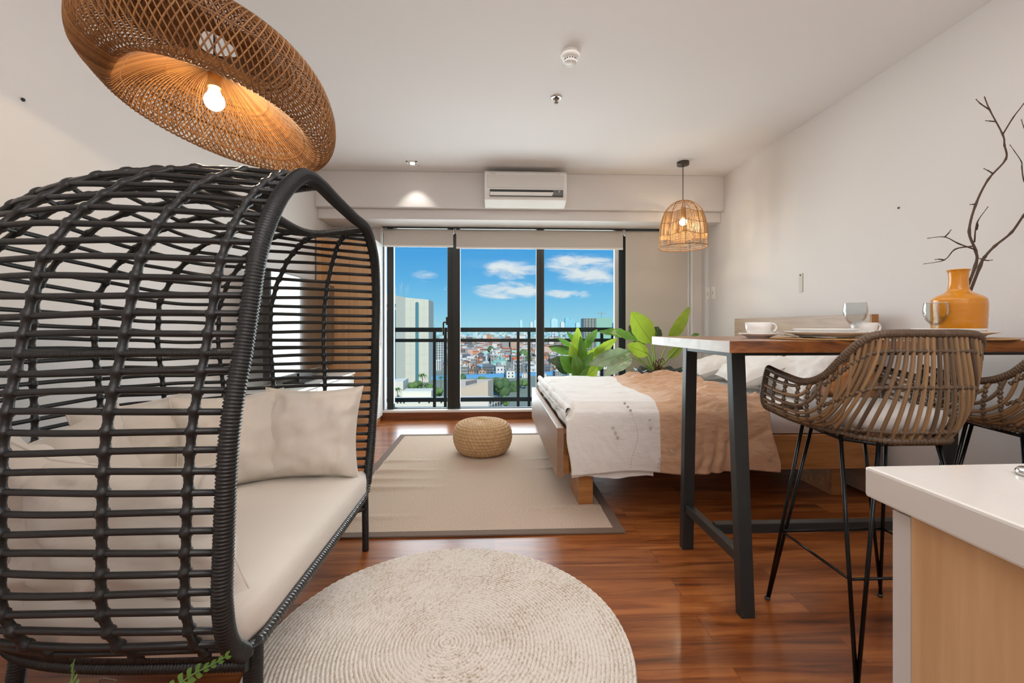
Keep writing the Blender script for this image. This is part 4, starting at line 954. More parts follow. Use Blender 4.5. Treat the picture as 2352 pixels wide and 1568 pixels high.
def duvet():
    t = thing('duvet', 'two tone white and peach duvet spread over the bed and hanging over its side', 'duvet', (1.1, 3.4, .22))
    yn, yf = 2.575, 4.285; ztop = .672
    # path across the bed: near hem -> up -> over -> far drop
    path = resample(spline([(yn - .02, .235, 0), (yn - .028, .35, 0), (yn - .022, .52, 0), (yn - .004, .60, 0), (yn + .05, .632, 0), (yn + .16, .645, 0), (3.4, .635, 0), (yf - .15, .622, 0), (yf - .04, .605, 0), (yf + .01, .55, 0), (yf + .02, .45, 0)], 10), n=131)
    def seam(y): return .965 + .09 * (y - 2.6) + .03 * math.sin(y * 5)
    def right(y): return 1.655 + .16 * sm(2.6, 4.2, y)
    def f(u, v):
        i = min(int(v * 130), 129); p = path[i].lerp(path[i + 1], v * 130 - i); y, z = p.x, p.y; x0 = .425 + .03 * sm(.45, .25, z); x1 = right(y) + .05 * sm(.5, .25, z) * (1 if y < 3 else 0)
        sx_ = seam(min(max(y, 2.6), 4.3)); x = x0 + (sx_ - x0) * u / .45 if u < .45 else sx_ + (x1 - sx_) * (u - .45) / .55; top = sm(.54, .62, z); pe = sm(seam(y) + .0, seam(y) + .26, x)
        wr = .010 * fbm(x * 3.5, y * 4.5, 1) + top * pe * (.034 * max(0, 1 - 3.2 * abs(fbm(x * 2.0 + y * .9, y * 6.5, 5))) ** 1.6 + .020 * max(0, 1 - 3 * abs(fbm(x * 3.2 - y, y * 12, 9))) ** 1.6 - .006) + top * (1 - pe) * .006 * fbm(x * 8, y * 8, 4)
        z += top * wr
        if y < 2.7 and z < .6:
            fold = (.022 * math.sin(x * 22 + 3 * fbm(x * 3, z * 3, 2)) * pe + .010 * fbm(x * 6 + z * 3, z * 2, 7)) * sm(.62, .3, z); y -= .012 + abs(fold) * .9; z += .012 * math.sin(x * 9 + .6) * sm(.45, .23, z)
        # rounded foot end: duvet end falls behind the footboard
        e = sm(.0, .05, u)
        z -= (1 - e) * .075 * top; 
        hump = math.exp(-((x - 1.62) / .14) ** 2 - ((y - 3.95) / .28) ** 2) * .035 + math.exp(-((x - 1.45) / .22) ** 2 - ((y - 3.0) / .2) ** 2) * .02
        return (x, y, z + hump * top)
    m = MB(); NU, NV = 150, 240
    m.grid(f, NU, NV, mfn=lambda u, v: 1 if u > .45 else 0)
    o = m.build('cover', [DUVW, DUVP], t); sd = o.modifiers.new('solid', 'SOLIDIFY'); sd.thickness = .012; sd.offset = -1
    # rolled double edge at the foot end
    def roll(zc, xr, ph):
        def g(u, v):
            y = yn + .03 + (yf - yn - .06) * u; a = 2 * PI * v; r = .026 * (1 + .25 * fbm(y * 6, ph, 0)); return (xr + r * .75 * math.cos(a) + .008 * fbm(y * 5, 2, ph), y, zc + r * math.sin(a) + .012 * fbm(y * 3, ph, 1))
        return g
    m = MB(); m.grid(roll(.592, .447, 1), 90, 12, cv=True); m.grid(roll(.55, .447, 5), 90, 12, cv=True); m.grid(roll(.51, .452, 9), 90, 12, cv=True); m.build('folded_edge', DUVW, t)
    # layered hem under the white side
    m = MB(); m.grid(lambda u, v: (.46 + .49 * u, yn - .012 - .004 * math.sin(u * 25), .205 + .07 * v + .008 * math.sin(u * 9)), 40, 4); m.build('under_hem', DUVW, t)
    BT = M('shell_button', 'CFC6BB', .25, coat=.5)
    for (px, py) in ((1408, 982), (1414, 993), (1419, 1004), (1435, 926), (1442, 934), (1448, 942), (1492, 964), (1494, 982), (1543, 1036), (1517, 1054), (1515, 1064), (1513, 1072)):
        p = pxy(px, py, yn - .05); MB().tube([(p.x, p.y + .004, p.z), (p.x, p.y - .004, p.z)], .0075, 12).build('button', BT, t)
    b = MB(); Q = resample(spline([pxy(*q, yn - .047) for q in ((1449, 945), (1457, 965), (1463, 985), (1465, 1000), (1462, 1020), (1455, 1040), (1450, 1060), (1448, 1076))], 6), n=60)
    for i in range(0, 58, 3): b.tube([Q[i], Q[i + 1]], .0012, 4)
    b.build('dashed_stitching', M('brown_thread', '7A5E4A', .8), t)
duvet()
G2 = 'white pillows at the head of the bed'
pillow('bed_pillow', 'white pillow propped on the headboard, seen between the two table legs', 'pillow', (2.22, 3.92, .80), (.12, 1, 0), (.62, 0, .8), .62, .44, .17, SHEET, 11, G2)
pillow('bed_pillow', 'white pillow at the far bed edge just left of the far table leg', 'pillow', (2.03, 3.99, .735), (.1, 1, .02), (1, -.1, .3), .48, .40, .15, SHEET, 12, G2)
pillow('bed_pillow', 'white pillow in front with its rounded corner beside the near table leg', 'pillow', (2.02, 3.33, .765), (.25, 1, .05), (.9, -.2, .42), .60, .44, .17, SHEET, 13, G2)
pillow('bed_pillow', 'crumpled white pillow nearest the rattan stool, under the table edge', 'pillow', (2.20, 3.02, .79), (.1, 1, .0), (.7, 0, .7), .56, .46, .17, SHEET, 14, G2, wr=.03)
pillow('accent_pillow', 'peach pillow leaning on the headboard behind the stool arm', 'pillow', (2.27, 3.0, .82), (.05, 1, 0), (.45, 0, .9), .46, .40, .12, PEACH, 15)
pillow('accent_pillow', 'small tan cushion at the near end of the headboard behind the stool back', 'pillow', (2.28, 2.80, .755), (.05, 1, 0), (.5, 0, .86), .2, .26, .1, TAN, 16)

# ============================================================ PLANTS BEHIND THE BED
def leaf(parent, base, tip, wd, mat, bend=.12, face=(0, -1, .2), seed=0, fold=.25, rip=.02):
    B, T = Vector(base), Vector(tip); d = T - B; L = d.length; F = Vector(face); side = d.cross(F).normalized(); nrm = side.cross(d).normalized()
    def g(u, v):
        s_ = v; a = 2 * u - 1; wp = math.sin(PI * min(1, (s_ * .96 + .02)) ** .82) ** .8 if s_ < 1 else 0
        if s_ in (0, 1): wp = .02
        ctr = B + d * s_ + nrm * (bend * L * math.sin(PI * s_)); r = rip * L * math.sin(s_ * 26 + abs(a) * 3 + seed) * abs(a) * .35
        return ctr + side * (a * wd / 2 * wp) - nrm * (fold * abs(a) * wd / 2 * wp * -1 * .5) + nrm * r
    m = MB(); m.grid(g, 8, 22); o = m.build('leaf', mat, parent); MB().tube([g(.5, k / 10) + Vector((0, -.001, 0)) for k in range(11)], [.0035 - .00028 * k for k in range(11)], 5).build('midrib', STEM, o)
    return o
def plant_a():
    Y = 4.72; root = pxy(1505, 850, Y); t = thing('potted_plant', 'tall plant with big bright paddle leaves in a dark scalloped planter behind the bed', 'potted plant', (root.x, Y, 0))
    c = (root.x + .045, Y, 0); r = .235
    MB().lathe([(.001, .0), (.15, 0), (.19, .40), (.205, .54), (.225, .565), (.262, .585), (.262, .6), (.2, .585), (.18, .55), (.001, .54)], 80, c, lambda th, R, z: (R * (1 + (.05 * math.sin(10 * th) if z > .5 and R > .19 else 0)), z * 1.06 + (.014 * math.sin(10 * th) if R > .24 else 0))).build('planter', POT, t)
    m = MB(); m.lathe([(.001, .62), (.1, .625), (.185, .60)], 40, c, lambda th, R, z: (R, z + .012 * fbm(R * 20 * math.cos(th), R * 20 * math.sin(th), 1))); m.build('soil', SOIL, t)
    b = MB()
    for k in range(9): a = k * .7; b.tube(spline([(root.x + .02 * math.cos(a), Y - .05, .62), (root.x + .05 * math.cos(a), Y - .08, .66 + .012 * k), (root.x + .07 * math.cos(a + .5), Y - .09, .63 + .012 * k)], 4), .005, 5)
    b.build('dry_roots', M('dry_root', '6A4A30', .9), t)
    Ls = [((1497, 786), (1450, 716), 54, LEAFA, -.05), ((1535, 784), (1583, 704), 27, LEAFA, -.03), ((1478, 793), (1446, 746), 34, LEAFC, .12), ((1500, 782), (1512, 750), 28, LEAFC, .1), ((1489, 812), (1440, 792), 34, LEAFA, -.1),
          ((1462, 780), (1374, 762), 26, LEAFB, -.1), ((1446, 806), (1352, 838), 40, LEAFP, -.1), ((1450, 820), (1387, 864), 34, LEAFP, -.12), ((1535, 822), (1566, 794), 22, LEAFA, 0), ((1588, 772), (1607, 767), 9, LEAFB, 0)]
    rr = random.Random(3)
    for i, (b_, e_, w_, mt, dy) in enumerate(Ls):
        yb = Y + dy * .6; ye = Y + dy * 1.8; B = pxy(*b_, yb); E = pxy(*e_, ye)
        leaf(t, B, E, w_ * Y / FPX, mt, .06 * (1 if i % 2 else -1) + .04, (.0, -1, .15 if i < 5 else .7), i, .3 if i in (1, 8) else .2, .055)
        S0 = Vector((root.x + rr.uniform(-.03, .03), Y - .02, .58)); MB().tube(spline([S0, S0.lerp(B, .5) + Vector((0, 0, .02)), B], 5), [.011 - .0006 * k for k in range(11)], 7).build('stem', STEM, t)
plant_a()
def plant_b():
    Y = 4.75; root = pxy(1327, 862, Y); t = thing('leafy_plant', 'bushy green plant with many pointed leaves before the right window pane', 'potted plant', (root.x, Y, 0))
    MB().lathe([(.001, 0), (.11, 0), (.145, .36), (.155, .37), (.14, .37), (.13, .34), (.001, .34)], 36, (root.x, Y, 0)).build('planter', POT, t)
    MB().lathe([(.001, .345), (.132, .345)], 24, (root.x, Y, 0)).build('soil', SOIL, t)
    Ls = [((1322, 838), (1327, 751), 30, 0), ((1336, 838), (1333, 772), 24, -.06), ((1342, 800), (1372, 756), 20, .04), ((1362, 818), (1416, 777), 22, -.02), ((1348, 832), (1388, 796), 30, .0), ((1312, 802), (1258, 796), 12, .05), ((1306, 812), (1262, 800), 16, .0),
          ((1314, 838), (1262, 828), 32, .02), ((1320, 852), (1286, 818), 36, -.06), ((1326, 858), (1362, 808), 26, -.1), ((1330, 850), (1310, 790), 30, -.05), ((1324, 790), (1302, 762), 14, .04), ((1345, 866), (1372, 838), 30, -.08), ((1322, 872), (1352, 845), 26, -.1), ((1315, 800), (1280, 776), 14, .08), ((1330, 868), (1318, 812), 32, -.12), ((1352, 800), (1352, 765), 16, .08), ((1305, 856), (1275, 838), 24, .06), ((1366, 850), (1392, 820), 24, .08)]
    rr = random.Random(8)
    for i, (b_, e_, w_, dy) in enumerate(Ls):
        B = pxy(*b_, Y + dy); E = pxy(*e_, Y + dy * 1.6 - .03); leaf(t, B, E, w_ * Y / FPX, LEAFA if i in (0, 3, 4, 10, 12) else (LEAFC if i in (5, 7, 17) else LEAFB), .08, (.25 * math.sin(i * 2.3), -1, .35), i, .35, .012)
        S0 = Vector((root.x + rr.uniform(-.05, .05), Y + rr.uniform(-.03, .03), .34)); MB().tube(spline([S0, S0.lerp(B, .6) + Vector((0, 0, .02)), B], 5), .005, 6).build('stem', STEM, t)
plant_b()

# ============================================================ BAR TABLE
TZ = 1.05
def table():
    t = thing('bar_table', 'tall bar table with thick wooden slab top on black A frame legs', 'table', (1.6, 1.86, 0))
    x0, x1, y0, y1 = .822, 2.43, 1.487, 2.235
    m = MB(); m.box((x0, y0, TZ - .042), (x1, y1, TZ)); o = m.build('slab_top', SLAB, t, .002)
    MB().box((x0 - .0015, y0 + .001, TZ - .041), (x0, y1 - .001, TZ - .001)).build('lit_end', END_LIT, o)
    zt = TZ - .042
    for (xa, sg) in ((.957, 1), (2.30, 1)):
        for (yt, yb) in ((1.69, 1.622), (2.09, 2.132)): MB().hexa([(xa - .027, yb - .02, 0), (xa + .027, yb - .02, 0), (xa + .027, yb + .02, 0), (xa - .027, yb + .02, 0), (xa - .027, yt - .02, zt), (xa + .027, yt - .02, zt), (xa + .027, yt + .02, zt), (xa - .027, yt + .02, zt)]).build('leg', BLACKM, t, .002)
        MB().box((xa - .025, 1.70, zt - .026), (xa + .025, 2.08, zt)).build('cross_beam', BLACKM, t, .002)
        MB().box((xa - .018, 1.655, .185), (xa + .018, 2.108, .225)).build('stretcher', BLACKM, t, .002)
    MB().box((.98, 1.672, zt - .022), (2.28, 1.70, zt)).build('apron', BLACKM, t, .002); MB().box((.98, 2.08, zt - .022), (2.28, 2.11, zt)).build('apron', BLACKM, t, .002)
    MB().box((.973, 1.865, .193), (2.284, 1.905, .235)).build('long_stretcher', BLACKM, t, .002)
table()

# ============================================================ RATTAN STOOLS
def stool(label):
    """local frame: origin under the seat centre, front towards +Y"""
    t = thing('rattan_bar_stool', label, 'bar stool', (0, 0, 0), 'rattan bar stools at the table')
    # outline (half-seat base ring) and rim as functions of u in 0..1: left front -> back -> right front
    def base(u):
        P = spline([(-.238, .232, .778), (-.215, .12, .757), (-.18, .02, .745), (-.13, -.08, .737), (-.075, -.135, .735), (0, -.14, .735), (.115, -.135, .735), (.165, -.08, .737), (.195, .02, .745), (.22, .12, .757), (.24, .232, .778)], 10); return P
    RB = base(0)
    RR = spline([(-.222, .25, .932), (-.236, .13, .915), (-.238, .02, .905), (-.230, -.06, .935), (-.216, -.115, .995), (-.19, -.158, 1.05), (-.145, -.182, 1.076), (0, -.195, 1.079), (.15, -.182, 1.076), (.205, -.158, 1.05), (.232, -.115, .995), (.242, -.06, .935), (.246, .02, .905), (.242, .13, .915), (.232, .25, .932)], 10)
    RB = resample(RB, n=121); RR = resample(RR, n=121)
    # balance parameters: map by fraction
    def S(u, v):
        x = min(max(u, 0), 1) * 120; i = min(int(x), 119); f = x - i; b = RB[i].lerp(RB[i + 1], f); r = RR[i].lerp(RR[i + 1], f)
        c = b.lerp(r, v); bul = 4 * v * (1 - v)
        out = Vector((r.x - b.x * .2, (r.y if r.y < 0 else 0) * 1.0, 0)); out = out.normalized() if out.length > 1e-6 else out
        low = (1 - v) ** 2
        return c + out * .02 * bul + Vector((0, 0, -.03 * bul))
    m = MB(); wrapped(m, RR, .0125, .009, 10)
    front_l = spline([RR[0], S(0, .85), S(0, .5), S(0, .15), RB[0]], 8); front_r = spline([RR[-1], S(1, .85), S(1, .5), S(1, .15), RB[-1]], 8)
    wrapped(m, front_l, .0115, .009, 10); wrapped(m, front_r, .0115, .009, 10); m.build('rim', RATG2, t)
    m = MB(); wrapped(m, RB, .012, .012, 8, amp=.2); wrapped(m, spline([RB[0], RB[0].lerp(RB[-1], .5) + Vector((0, .012, -.004)), RB[-1]], 8), .0115, .009, 8); m.build('base_ring', RATG2, t)
    # rods: sweeping from arm front or base up to the rim
    def rods():
        out = []
        na = 6
        for k in range(na):
            v0 = .88 - .78 * k / (na - 1); ue = .16 + .115 * k / (na - 1) + .05 * (k / (na - 1)); 
            pts = []
            for j in range(26):
                q = j / 25; u = ue * (1 - (1 - q) ** 1.7); v = v0 + (1 - v0) * q ** (2.6 + .25 * k); pts.append((u, v))
            out.append(pts)
        nb = 12
        for k in range(nb):
            f = k / (nb - 1); ue = .345 + (.5 - .345) * f; ub = .14 + (.5 - .14) * f ** .82
            pts = []
            for j in range(26):
                q = j / 25; pts.append((ub + (ue - ub) * sm(0, 1, q) ** .9, q))
            out.append(pts)
        return out
    RS = rods(); m = MB()
    for mir in (0, 1):
        for k, pts in enumerate(RS):
            if mir and k == len(RS) - 1: continue
            m.tube([S(1 - u if mir else u, v) for u, v in pts], .0062, 7, caps=False)
    m.build('woven_rods', RATG, t)
    # bindings: horizontal rows on the back, uprights on the arms
    m = MB()
    def bind(pts, r=.0065):
        Q = resample(pts, step=.004); m.tube(Q, [r * (1.25 if i % 4 < 2 else .8) for i in range(len(Q))], 7)
    for v in (.13, .60, .88): bind([S(.24 + .52 * j / 40, v) for j in range(41)])
    for mir in (0, 1):
        for (u0, u1, v1) in ((.055, .05, 1), (.11, .10, 1), (.165, .15, 1), (.20, .185, 1)): bind([S((1 - (u0 + (u1 - u0) * j / 12)) if mir else u0 + (u1 - u0) * j / 12, j / 12) for j in range(13)])
        bind([S((1 - (.24 + .02 * j / 12)) if mir else .24 + .02 * j / 12, .13 + .87 * (j / 12) ** .8) for j in range(2)] if False else [S((1 - q[0]) if mir else q[0], q[1]) for q in [(.245 - .03 * k / 10, .13 + .87 * k / 10) for k in range(11)]])
    m.build('cane_binding', RATG2, t)
    # seat weave
    m = MB()
    for k in range(11): y = -.13 + .033 * k; hw = .15 if y > -.06 else .06; m.tube([(-hw, y, .744), (hw + .01, y, .744)], .005, 6)
    m.build('seat_slats', RATG, t)
    # hairpin legs
    for (sx_, sy_) in ((-1, 1), (1, 1), (-1, -1), (1, -1)):
        foot = Vector((sx_ * .235, .02 + sy_ * .215, .008)); a = Vector((sx_ * .165, .04 + sy_ * .09, .735)); b = Vector((sx_ * .10, .02 + sy_ * .145, .728))
        mm = MB(); mm.tube([a, foot], .0062, 8); mm.tube([b, foot + Vector((.004, 0, 0))], .0062, 8); lg = mm.build('hairpin_leg', ROD, t)
        MB().sph(tuple(foot), .011, 8, (1, 1, .72)).build('foot_pad', DARKP, lg)
    m = MB(); zc = .29; f = lambda sx_, sy_: Vector((sx_ * .235, .02 + sy_ * .215, .008)).lerp(Vector((sx_ * .165, .04 + sy_ * .09, .735)), zc / .727)
    c4 = [f(-1, 1), f(1, 1), f(1, -1), f(-1, -1)]
    for i in range(4): m.tube([c4[i], c4[(i + 1) % 4]], .0045, 8)
    m.build('foot_rest', ROD, t)
    m = MB(); zr = .722; 
    m.tube([(-.165, .13, zr + .01), (-.165, -.05, zr), (-.10, -.125, zr), (.10, -.125, zr), (.165, -.05, zr), (.165, .13, zr + .01), (.10, .165, zr + .01), (-.10, .165, zr + .01)], .006, 8, True); m.build('under_frame', ROD, t)
    return t
def stool_pad(label, loc):
    m = MB()
    def g(u, v):
        a = 2 * PI * u; ex = .45; c_, d_ = math.cos(a), math.sin(a); px_ = math.copysign(abs(c_) ** ex, c_); py_ = math.copysign(abs(d_) ** ex, d_); prof = ((0, -.036), (.86, -.036), (.97, -.008), (1, .014), (.95, .036), (.6, .046), (0, .048)); s_, z = prof[int(round(v * 6))]
        return (loc[0] + px_ * .17 * s_ + .012, loc[1] + .035 + py_ * .165 * s_, loc[2] + .785 + z + .004 * fbm(px_ * 3, py_ * 3, loc[0]))
    m.grid(g, 64, 6, cu=True); return tag(m.build('stool_cushion', SHEET), label, 'cushion', 'white pads on the bar stools')
s1 = stool('brown rattan bar stool with hairpin legs pulled up to the table, fully in view'); s2 = copy_tree(s1)
L1 = (1.335, 1.475, 0); L2 = (1.985, 1.475, 0)
s1.location = L1; s2.location = L2; s2['label'] = 'second rattan bar stool, cut off by the right edge of the photo'
stool_pad('white seat pad on the fully visible rattan stool', L1); stool_pad('white seat pad on the rattan stool at the right photo edge', L2)

# ============================================================ TABLE SETTINGS
def cup_set(x, y, lab_c, lab_s, hang):
    z = TZ + .001
    tag(MB().lathe([(.001, .0), (.045, 0), (.046, .004), (.06, .009), (.078, .018), (.077, .0205), (.058, .0125), (.04, .007), (.001, .007)], 40, (x, y, z)).build('saucer', PORC), lab_s, 'saucer', 'white saucers')
    t = thing('coffee_cup', lab_c, 'cup', (x, y, z + .008), 'white coffee cups')
    MB().lathe([(.001, .0), (.026, 0), (.028, .003), (.041, .012), (.049, .028), (.052, .06), (.0495, .06), (.046, .03), (.036, .012), (.001, .009)], 40, (x, y, z + .008)).build('bowl', PORC, t)
    d = Vector((math.cos(hang), math.sin(hang), 0)); c = Vector((x, y, z + .008)); MB().tube(spline([c + d * .048 + Vector((0, 0, .052)), c + d * .068 + Vector((0, 0, .052)), c + d * .076 + Vector((0, 0, .036)), c + d * .066 + Vector((0, 0, .02)), c + d * .044 + Vector((0, 0, .017))], 6), .0045, 8).build('handle', PORC, t)
cup_set(1.155, 1.86, 'white coffee cup at the left end of the table', 'white saucer under the cup at the left end of the table', -.1)
cup_set(1.74, 1.98, 'white coffee cup half hidden behind the first goblet and stool back', 'white saucer under the cup behind the first goblet', -.05)
def place(x, y, l1, l2, l3):
    z = TZ + .0005; m = MB()
    m.lathe([(.001, .0), (.186, 0), (.189, .003), (.186, .006), (.001, .0055)], 72, (x, y, z), lambda th, R, zz: (R, zz + (.0008 * math.sin(R * 900) if zz > .004 else 0))); tag(m.build('placemat', M('woven_placemat', 'B48A55', .8, col2='9C7443', var=.8, vscale=(60, 60, 60), bump=.5, bscale=(300, 300, 300))), l1, 'placemat', 'round woven placemats')
    def plate(r, zz, lab, nm): tag(MB().lathe([(.001, .0), (r * .62, 0), (r * .64, .004), (r * .80, .012), (r, .021), (r * .995, .0235), (r * .78, .0155), (r * .6, .008), (.001, .007)], 60, (x, y, z + zz)).build(nm, PORC), lab, 'plate')
    plate(.142, .0075, l2, 'dinner_plate'); plate(.112, .0185, l3, 'side_plate')
place(1.30, 1.655, 'round woven placemat nearest the left end of the table', 'large white dinner plate on the left placemat', 'smaller white plate stacked on the left dinner plate')
place(1.80, 1.655, 'round woven placemat on the right, in front of the orange vase', 'large white dinner plate on the right placemat', 'smaller white plate stacked on the right dinner plate')
def goblet(x, y, lab):
    t = thing('water_goblet', lab, 'glass', (x, y, TZ), 'clear water goblets')
    MB().lathe([(.0425, .160), (.046, .143), (.0475, .125), (.045, .104), (.037, .08), (.022, .061), (.001, .054)], 40, (x, y, TZ)).lathe([(.0412, .160), (.0444, .143), (.0457, .125), (.0432, .105), (.0352, .082), (.020, .065), (.001, .059)], 40, (x, y, TZ)).build('bowl', WINE, t)
    for c in t.children: pass
    MB().tube([(x + .0419 * math.cos(2 * PI * k / 40), y + .0419 * math.sin(2 * PI * k / 40), TZ + .160) for k in range(40)], .0011, 6, True).build('lip', M('glass_lip', 'D9DCDC', .1, spec=.8), t)
    MB().lathe([(.001, .056), (.014, .054), (.008, .045), (.0075, .035), (.011, .026), (.0075, .016), (.012, .008), (.036, .003), (.037, .0015), (.001, .0008)], 32, (x, y, TZ)).build('stem', WINE, t)
goblet(1.672, 1.95, 'clear water goblet standing behind the left plates'); goblet(2.03, 1.92, 'clear water goblet in front of the orange vase')
def cutlery():
    z = TZ + .0075
    t = thing('fork', 'steel fork resting tines up on the left placemat edge', 'fork', (1.14, 1.70, z)); a = Vector((1.165, 1.60, z + .002)); b = Vector((1.165, 1.77, z + .012))
    c = Vector((1.155, 1.62, z + .003)); q = Vector((1.145, 1.74, z + .018)); d = (q - c).normalized(); s_ = Vector((1, .08, 0)).normalized()
    MB().bar(c - d * .06, c + d * .05, .008, .0022).build('handle', STEEL, t, .0008)
    b = MB(); n0 = c + d * .05
    b.bar(n0, n0 + d * .02, .02, .002)
    for k in range(4): o_ = s_ * (-.0085 + .0057 * k); b.tube([n0 + d * .02 + o_, n0 + d * .055 + o_ + Vector((0, 0, .006)), n0 + d * .075 + o_ + Vector((0, 0, .004))], .0014, 5)
    b.build('tines', STEEL, t)
    t = thing('dinner_knife', 'steel knife lying against the left dinner plate', 'knife', (1.185, 1.6, z)); c = Vector((1.215, 1.50, z + .003)); q = Vector((1.19, 1.68, z + .006)); d = (q - c).normalized()
    MB().bar(c, c + d * .09, .010, .005).build('handle', STEEL, t, .001); MB().prism([c + d * .09 + Vector((-.006, 0, 0)), c + d * .09 + Vector((.006, 0, 0)), c + d * .19 + Vector((.006, 0, 0)), c + d * .2 + Vector((.0, 0, 0)), c + d * .17 + Vector((-.008, 0, 0))], (0, 0, .0015)).build('blade', STEEL, t)
cutlery()
# vase and twigs
VX, VY = 2.165, 1.945
MB_ = MB(); vp = spline([(.001, .0, 0), (.07, .0, 0), (.088, .006, 0), (.093, .03, 0), (.096, .10, 0), (.097, .16, 0), (.090, .183, 0), (.066, .200, 0), (.043, .214, 0), (.036, .235, 0), (.034, .28, 0), (.037, .306, 0), (.041, .313, 0), (.037, .316, 0), (.031, .306, 0), (.029, .24, 0), (.02, .22, 0)], 6)
MB_.lathe([(p.x, p.y) for p in vp], 56, (VX, VY, TZ), lambda th, R, z: (R * (1 + .006 * math.sin(z * 330)), z)); tag(MB_.build('vase', VASE), 'glazed orange bottle vase holding bare twigs on the table', 'vase')
def twig(name, lab, main, r0, r1, subs):
    t = thing(name, lab, 'branch', main[0]); m = MB()
    Q = spline(main, 5); n = len(Q); m.tube(Q, [(r0 + (r1 - r0) * i / n) * (1.35 if i % 5 == 0 and 0 < i < n - 1 else 1) for i in range(n)], 7); o = m.build('main_stem', TWIG, t)
    for sub in subs:
        m = MB(); q = spline(sub, 4); k = len(q); m.tube(q, [max(.0036 * (1 - .75 * i / k), .0009) * (1.3 if i % 4 == 0 and i else 1) for i in range(k)], 6); m.sph(tuple(q[-1]), .0022, 5); m.build('side_twig', TWIG, t)
def V(*ps): return [pxy(x, y, VY + dy) for (x, y, dy) in ps]
twig('bare_branch', 'tall bare forked twig on the left of the orange vase', [(VX - .012, VY, TZ + .1)] + V((2240, 611, 0), (2241, 576, 0), (2226, 532, .02), (2241, 470, .03), (2270, 412, .02), (2310, 366, 0), (2307, 333, 0), (2303, 309, 0), (2273, 252, .03), (2261, 222, .05)), .006, .0022,
     [V((2273, 252, .03), (2252, 238, .02), (2242, 228, 0)), V((2303, 309, 0), (2327, 270, -.03), (2352, 237, -.06), (2378, 196, -.08)), V((2286, 279, .02), (2274, 278, .0), (2264, 277, -.02)), V((2280, 398, .01), (2270, 392, .0), (2260, 387, -.02)), V((2240, 573, 0), (2201, 559, -.03), (2170, 544, -.05), (2131, 547, -.08)), V((2170, 544, -.05), (2178, 536, -.06), (2184, 528, -.07)),
      V((2236, 565, 0), (2194, 572, .04), (2169, 597, .07), (2122, 606, .1)), V((2169, 597, .07), (2158, 595, .06), (2148, 596, .05)), V((2238, 556, 0), (2244, 512, -.03), (2269, 475, -.05)), V((2243, 528, -.02), (2246, 518, -.03), (2245, 508, -.04)), V((2240, 469, .03), (2234, 469, .03), (2228, 470, .03))])
twig('bare_branch', 'thicker bare branch leaning right out of the orange vase', [(VX + .012, VY, TZ + .1)] + V((2251, 611, 0), (2261, 591, 0), (2285, 565, .02), (2323, 534, .03), (2352, 494, .0), (2388, 455, -.05), (2394, 430, -.07)), .0062, .004,
     [V((2394, 430, -.07), (2368, 432, -.04), (2352, 415, -.02), (2347, 384, -.02), (2346, 371, -.02), (2330, 347, -.03), (2320, 333, -.04)), V((2261, 597, 0), (2270, 598, -.02), (2279, 597, -.03)), V((2261, 597, 0), (2252, 594, .02), (2245, 592, .03)), V((2394, 430, -.07), (2382, 350, -.07), (2355, 300, -.07), (2346, 275, -.07))])

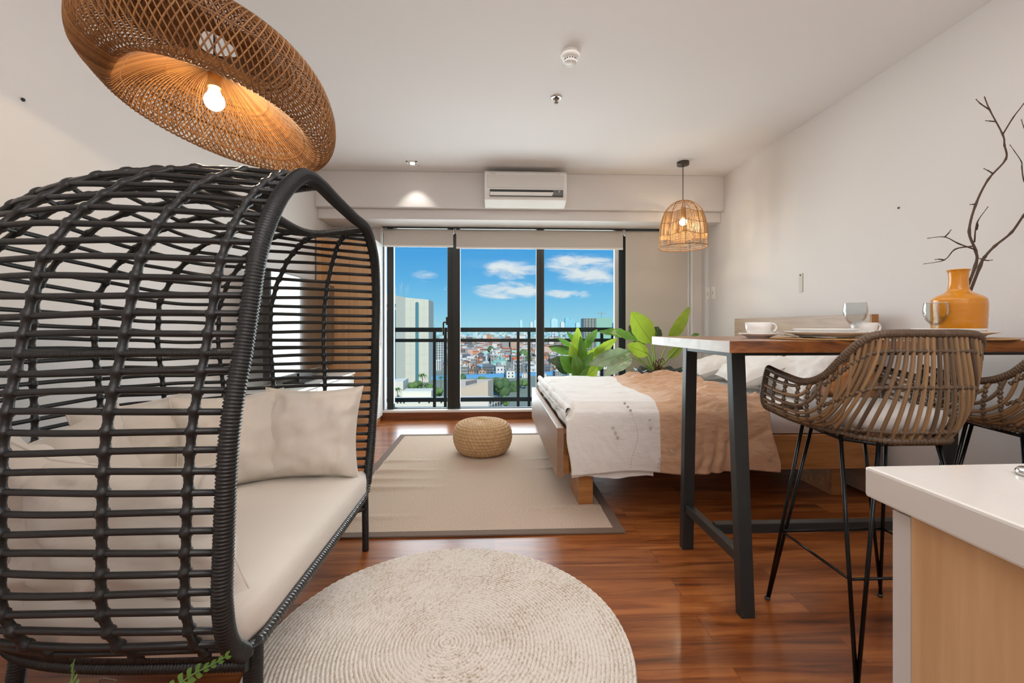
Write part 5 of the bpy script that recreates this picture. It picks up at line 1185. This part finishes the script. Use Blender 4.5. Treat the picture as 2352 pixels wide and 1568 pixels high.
# ============================================================ KITCHEN COUNTER
t = thing('kitchen_counter', 'kitchen island end with white quartz top and oak side panel at lower right', 'counter', (1.3, .1, 0))
MB().hexa([(.532, .605, .857), (1.75, .625, .857), (1.75, -.9, .857), (.50, -.9, .857), (.532, .605, .9), (1.75, .625, .9), (1.75, -.9, .9), (.50, -.9, .9)]).build('quartz_top', QUARTZ, t, .004)
MB().box((.545, -.85, .0), (.563, .548, .853)).build('oak_side_panel', OAK, t, .001)
MB().box((.545, .5485, .0), (.566, .5745, .85)).build('edge_strip', GREYM, t, .001)
MB().box((.5635, -.84, .0), (1.72, .574, .856)).build('cabinet_body', WHITE2, t, .002)
tag(MB().lathe([(.001, .0), (.017, 0), (.018, .005), (.015, .009), (.001, .010)], 32, (.722, .553, .9005)).build('counter_button', CHROME), 'round chrome button on the quartz worktop at the right photo edge', 'button')

# ============================================================ FERN AT THE BOTTOM LEFT
def fern():
    R0 = Vector((-.62, .66, .34)); t = thing('potted_fern', 'green fern with frond tips rising at the bottom left edge of the photo', 'fern', (R0.x, R0.y, 0))
    MB().lathe([(.001, 0), (.09, 0), (.12, .3), (.13, .31), (.118, .31), (.11, .29), (.001, .29)], 36, (R0.x, R0.y, 0)).build('planter', POT, t)
    MB().lathe([(.001, .295), (.112, .295)], 24, (R0.x, R0.y, 0)).build('soil', SOIL, t)
    FM = M('fern_leaf', '4F7030', .5, col2='6B8B40', var=.8, vscale=(20, 20, 20), trans=.3)
    tips = [pxy(518, 1508, .80), pxy(167, 1526, .80), pxy(430, 1575, .70), pxy(60, 1600, .62), pxy(330, 1600, .85), pxy(560, 1620, .66), (-.8, .4, .40), (-.45, .45, .42)]
    for i, tp in enumerate(tips):
        T = Vector(tp); mid = R0.lerp(T, .55) + Vector((0, 0, .05)); Q = resample(spline([R0 - Vector((0, 0, .05)), mid, T], 8), n=30); m = MB(); m.tube(Q, .0014, 5)
        for j in range(5, 30):
            d = (Q[min(j + 1, 29)] - Q[j - 1]).normalized(); sd = d.cross(Vector((.25, -1, .1))).normalized(); L = .014 * (1 - ((j - 14) / 22) ** 2) * (1 if j < 26 else .6); L = max(L, .005)
            for s_ in (-1, 1):
                b = Q[j]; e = b + sd * s_ * L + d * .004; w_ = d * .0048
                m.poly([b - w_ * .4, e - w_ * .7, e + sd * s_ * .002, e + w_, b + w_ * .8], True)
        m.build('frond', FM, t)
    c = pxy(240, 1566, .8); MB().tube(spline([R0, R0.lerp(c, .6), c + Vector((-.01, 0, -.01)), c + Vector((-.004, 0, .006)), c + Vector((.012, 0, .004)), c + Vector((.02, 0, .002)), c + Vector((.008, 0, -.004))], 6), .0013, 5).build('dry_tendril', TWIG, t)
fern()
